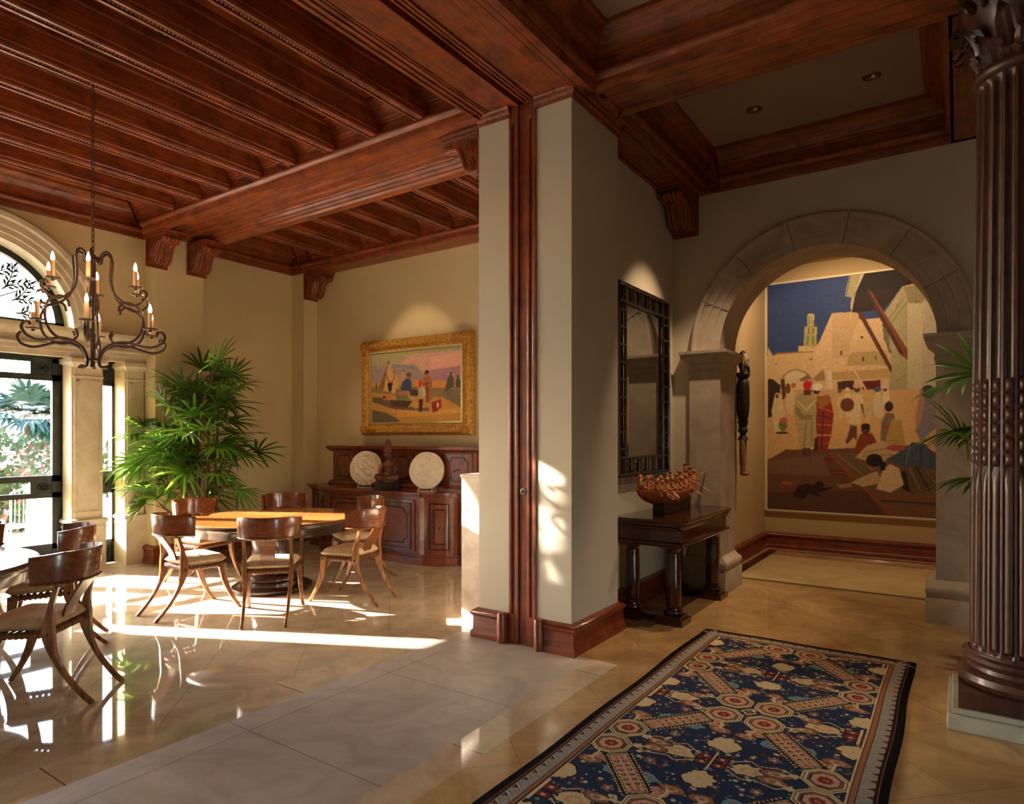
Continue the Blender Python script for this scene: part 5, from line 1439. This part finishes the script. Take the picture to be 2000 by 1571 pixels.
stems = [(.05,.03,-.05,-.2,2.05,8),(-.02,.06,.2,-.1,2.25,8),(.09,-.02,.3,-.2,1.85,8),(-.09,.0,-.3,-.28,1.75,8),(-.06,-.09,-.2,-.38,1.3,8),(-.08,.02,-.14,.03,1.20,6),(.03,-.05,-.22,-.25,1.45,6),(.10,.02,.12,.06,2.05,7),(.0,.08,-.02,.10,2.2,7),(.12,-.06,.38,-.10,1.62,6),(.02,.03,.02,-.05,2.28,6),(.0,.02,.5,-.22,2.1,4),(-.04,-.08,-.32,-.30,1.05,6),(.07,.09,.24,.10,2.0,6),(.14,.05,.45,.15,1.25,4),(-.1,-.02,-.28,-.35,.75,5),(.02,.0,.05,-.05,1.75,7),(-.05,.05,-.12,-.1,1.9,6)]
def clampA(p): # keep leaves clear of the pilaster and alcove wall behind the pot
    lim = .22 if p[1] < 0 else .22
    x, y, z = p
    if y > -.36: x = max(x, -.37)
    else: x = max(x, -.62)
    if y < -.36 and x < -.37: y = min(y, -.38)
    return (x, y, z)
palm('potted_palm', 'tall leafy potted palm by the stone pilaster, sunlit lower leaves', (-7.85, 4.55, 0), stems, 4, -8.2, .45,
     extra=[((.62,-.1,2.15),(.8,-.2,.2),.36),((.58,-.1,1.45),(.8,-.3,-.1),.38),((-.45,-.5,1.62),(-.6,-.5,.0),.42),((-.5,-.55,1.25),(-.7,-.4,-.3),.42)], clampf=clampA)
stems2 = [(-.05,0,-.22,.0,1.95,3),(.05,-.03,-.30,-.08,1.55,4),(0,.05,-.1,.1,1.2,3),(.02,-.05,.1,-.1,1.7,4)]
palm('palm_by_column', 'dark potted palm half hidden behind the fluted column', (.42, 5.75, 0), stems2, 9, -9, .44,
     extra=[((-.36,0,1.98),(-.8,-.2,-.1),.40),((-.28,-.1,1.62),(-.9,-.3,.0),.46),((-.26,-.05,1.66),(-.9,.1,-.15),.44),((-.25,0,1.28),(-.9,-.2,.0),.40)], potr=.2, clampf=lambda p: (p[0], min(p[1], .78), p[2]))

# ================================================================== CEILING FITTINGS
def downlight(x, y, z, lb, nm='recessed_downlight'):
    t = thing(nm, lb, 'ceiling light', (x, y, z))
    m = MB(); m.lathe([(.045,-.002),(.062,-.006),(.068,-.004),(.07,.0),(.045,.0)], seg=28); m.build('trim_ring', mat('dull_brass_ring','8a7450',.3,.5,.8), t)
    m = MB(); m.lathe([(.045,-.003),(.035,-.001),(0,-.0005)], seg=24); m.build('reflector', mat('reflector_metal','c0b48c',.15,.5,1), t)
    m = MB(); m.ball((0.01,0,-.004), (.018,.018,.008), 10, 8); m.build('lamp', mat('lamp_face','e8d8b0',.2,.5), t)
downlight(-1.48, 5.93, 4.46, 'round recessed ceiling light nearer the dark corbel')
downlight(-.57, 5.92, 4.46, 'round recessed ceiling light nearer the fluted column')
downlight(-4.66, 2.44, 4.45, 'small recessed light between the dining joists above the chandelier')

# ================================================================== OUTDOORS
TERR = stone('sunlit_terrace', '8a7c6a', 'a89a86', .8, 2)
m = MB(); m.box(-60, -40, -.25, -8.96, 60, -.03); struct(m.build('ground', TERR, smooth=False), 'bright terrace and garden ground outside')
WHITEP = paint('sunlit_white_plaster', 'e0d8cc')
for y, lb in ((3.9, 'short white garden post outside the lower door glass'),):
    m = MB(); m.lathe([(0,-.03),(.22,-.03),(.22,.1),(.17,.14),(.16,.2),(.15,.5),(.14,.78),(.19,.84),(.19,.9),(0,.92)], (-10.9, y, 0), 24)
    o = m.build('garden_post', WHITEP, ang=40); tag(o, lb, 'post')
m = MB(); m.box(-17.5, -4.5, -.03, -8.96, -4.2, 7.5); struct(m.build('wall_sunblock', WHITEP, smooth=False), 'unseen white garden wall added to block the low sun')  # added wing, keeps direct sun out of the second window bay
def leafball(name, lb, cat, loc, rx, rz_, n, c1, c2, grp, sd, flower=None):
    rn = random.Random(sd); m = MB()
    for k in range(n):
        v = Vector((rn.gauss(0,1), rn.gauss(0,1), rn.gauss(0,1))).normalized()*rn.uniform(.55,1)**.5; p = Vector((v.x*rx, v.y*rx, rz_+v.z*rz_)); s_ = rn.uniform(.05,.10)
        q = Vector((rn.gauss(0,1), rn.gauss(0,1), rn.gauss(0,1))).normalized()*s_; r_ = q.orthogonal().normalized()*s_*.6
        m.cur = 1 if flower and rn.random() < .13 else 0
        m.add([tuple(p-q), tuple(p+r_), tuple(p+q), tuple(p-r_)], [(0,1,2,3)])
    mts = [stone(name+'_leaf', c1, c2, .6, 6)]+([mat(name+'_flower', flower, .6)] if flower else [])
    o = m.build(name, mts, smooth=False); o.location = loc; return tag(o, lb, cat, grp)
leafball('garden_tree', 'unseen leafy tree added to soften sun through the high slot', 'tree', (-14.2, -1.55, 4.85), .8, .78, 420, '1c3018', '3a5430', None, 8)  # added out of view; sparse crown thins the sun reaching the wall end
m = MB(); m.tube([(0,-1.5,-4.9),(.05,-1.4,-2),(0,-.9,-.5),(0,0,.7)], [.1,.08,.06,.03], 10); m.build('trunk', CANE, bpy.data.objects['garden_tree'])
leafball('flowering_bush', 'pink flowering bush outside the tall door pane', 'bush', (-13.5, 4.3, -.05), .9, .55, 1600, '1c3018', '3a5430', 'garden bushes', 1, '9a4a4a')
leafball('flowering_bush', 'flowering bush outside the narrow sidelight', 'bush', (-14.0, 7.0, -.05), 1.0, .95, 1800, '1c3018', '3a5430', 'garden bushes', 2, '9a4a4a')
leafball('flowering_bush', 'low bush beyond the garden column', 'bush', (-17, 5.0, -.05), 1.6, .9, 1800, '22361e', '40583a', 'garden bushes', 3, '8a4a50')
pt = thing('garden_palm', 'hazy palm tree seen through the garden door glass', 'tree', (-24, 8.3, -.05))
m = MB(); m.tube([(0,0,0),(.05,0,.8),(0,.05,1.6),(0,0,2.2)], [.2,.16,.15,.17], 12); m.build('trunk', stone('palm_trunk','3a3028','5a4c3c',.9,8), pt)
m = MB(); rn = random.Random(2)
for k in range(30):
    a_ = rn.uniform(0, 2*PI); el = rn.uniform(-.7, 1.3); d = Vector((math.cos(a_)*math.cos(el), math.sin(a_)*math.cos(el), math.sin(el)))
    fan(m, Vector((0,0,2.25))+d*.6, d, 1.0, rn, 11, .3, 2.6, .026)
m.build('crown', stone('garden_palm_leaf','1c3426','365444',.5,4), pt)
# blurred garden chair by the door
gc = thing('garden_chair', 'pale metal garden chair outside the lower door pane', 'chair', (-10.3, 3.35, -.03), .4)
PM = mat('pale_garden_metal', '9aa0a0', .4)
for sx in (-.2, .2):
    for sy in (-.2, .2):
        m = MB(); m.tube([(sx,sy,0),(sx,sy,.43 if sy < 0 else .85)], .014, 8); m.build('leg', PM, gc)
m = MB(); m.box(-.22,-.22,.42,.22,.22,.445); m.build('seat', PM, gc, bevel=.008)
m = MB(); m.tube([(-.2,.2,.85),(0,.22,.92),(.2,.2,.85)], .014, 8)
for q in range(-2, 3): m.tube([(q*.07,.205,.45),(q*.07,.21,.88)], .006, 6)
m.build('backrest', PM, gc)
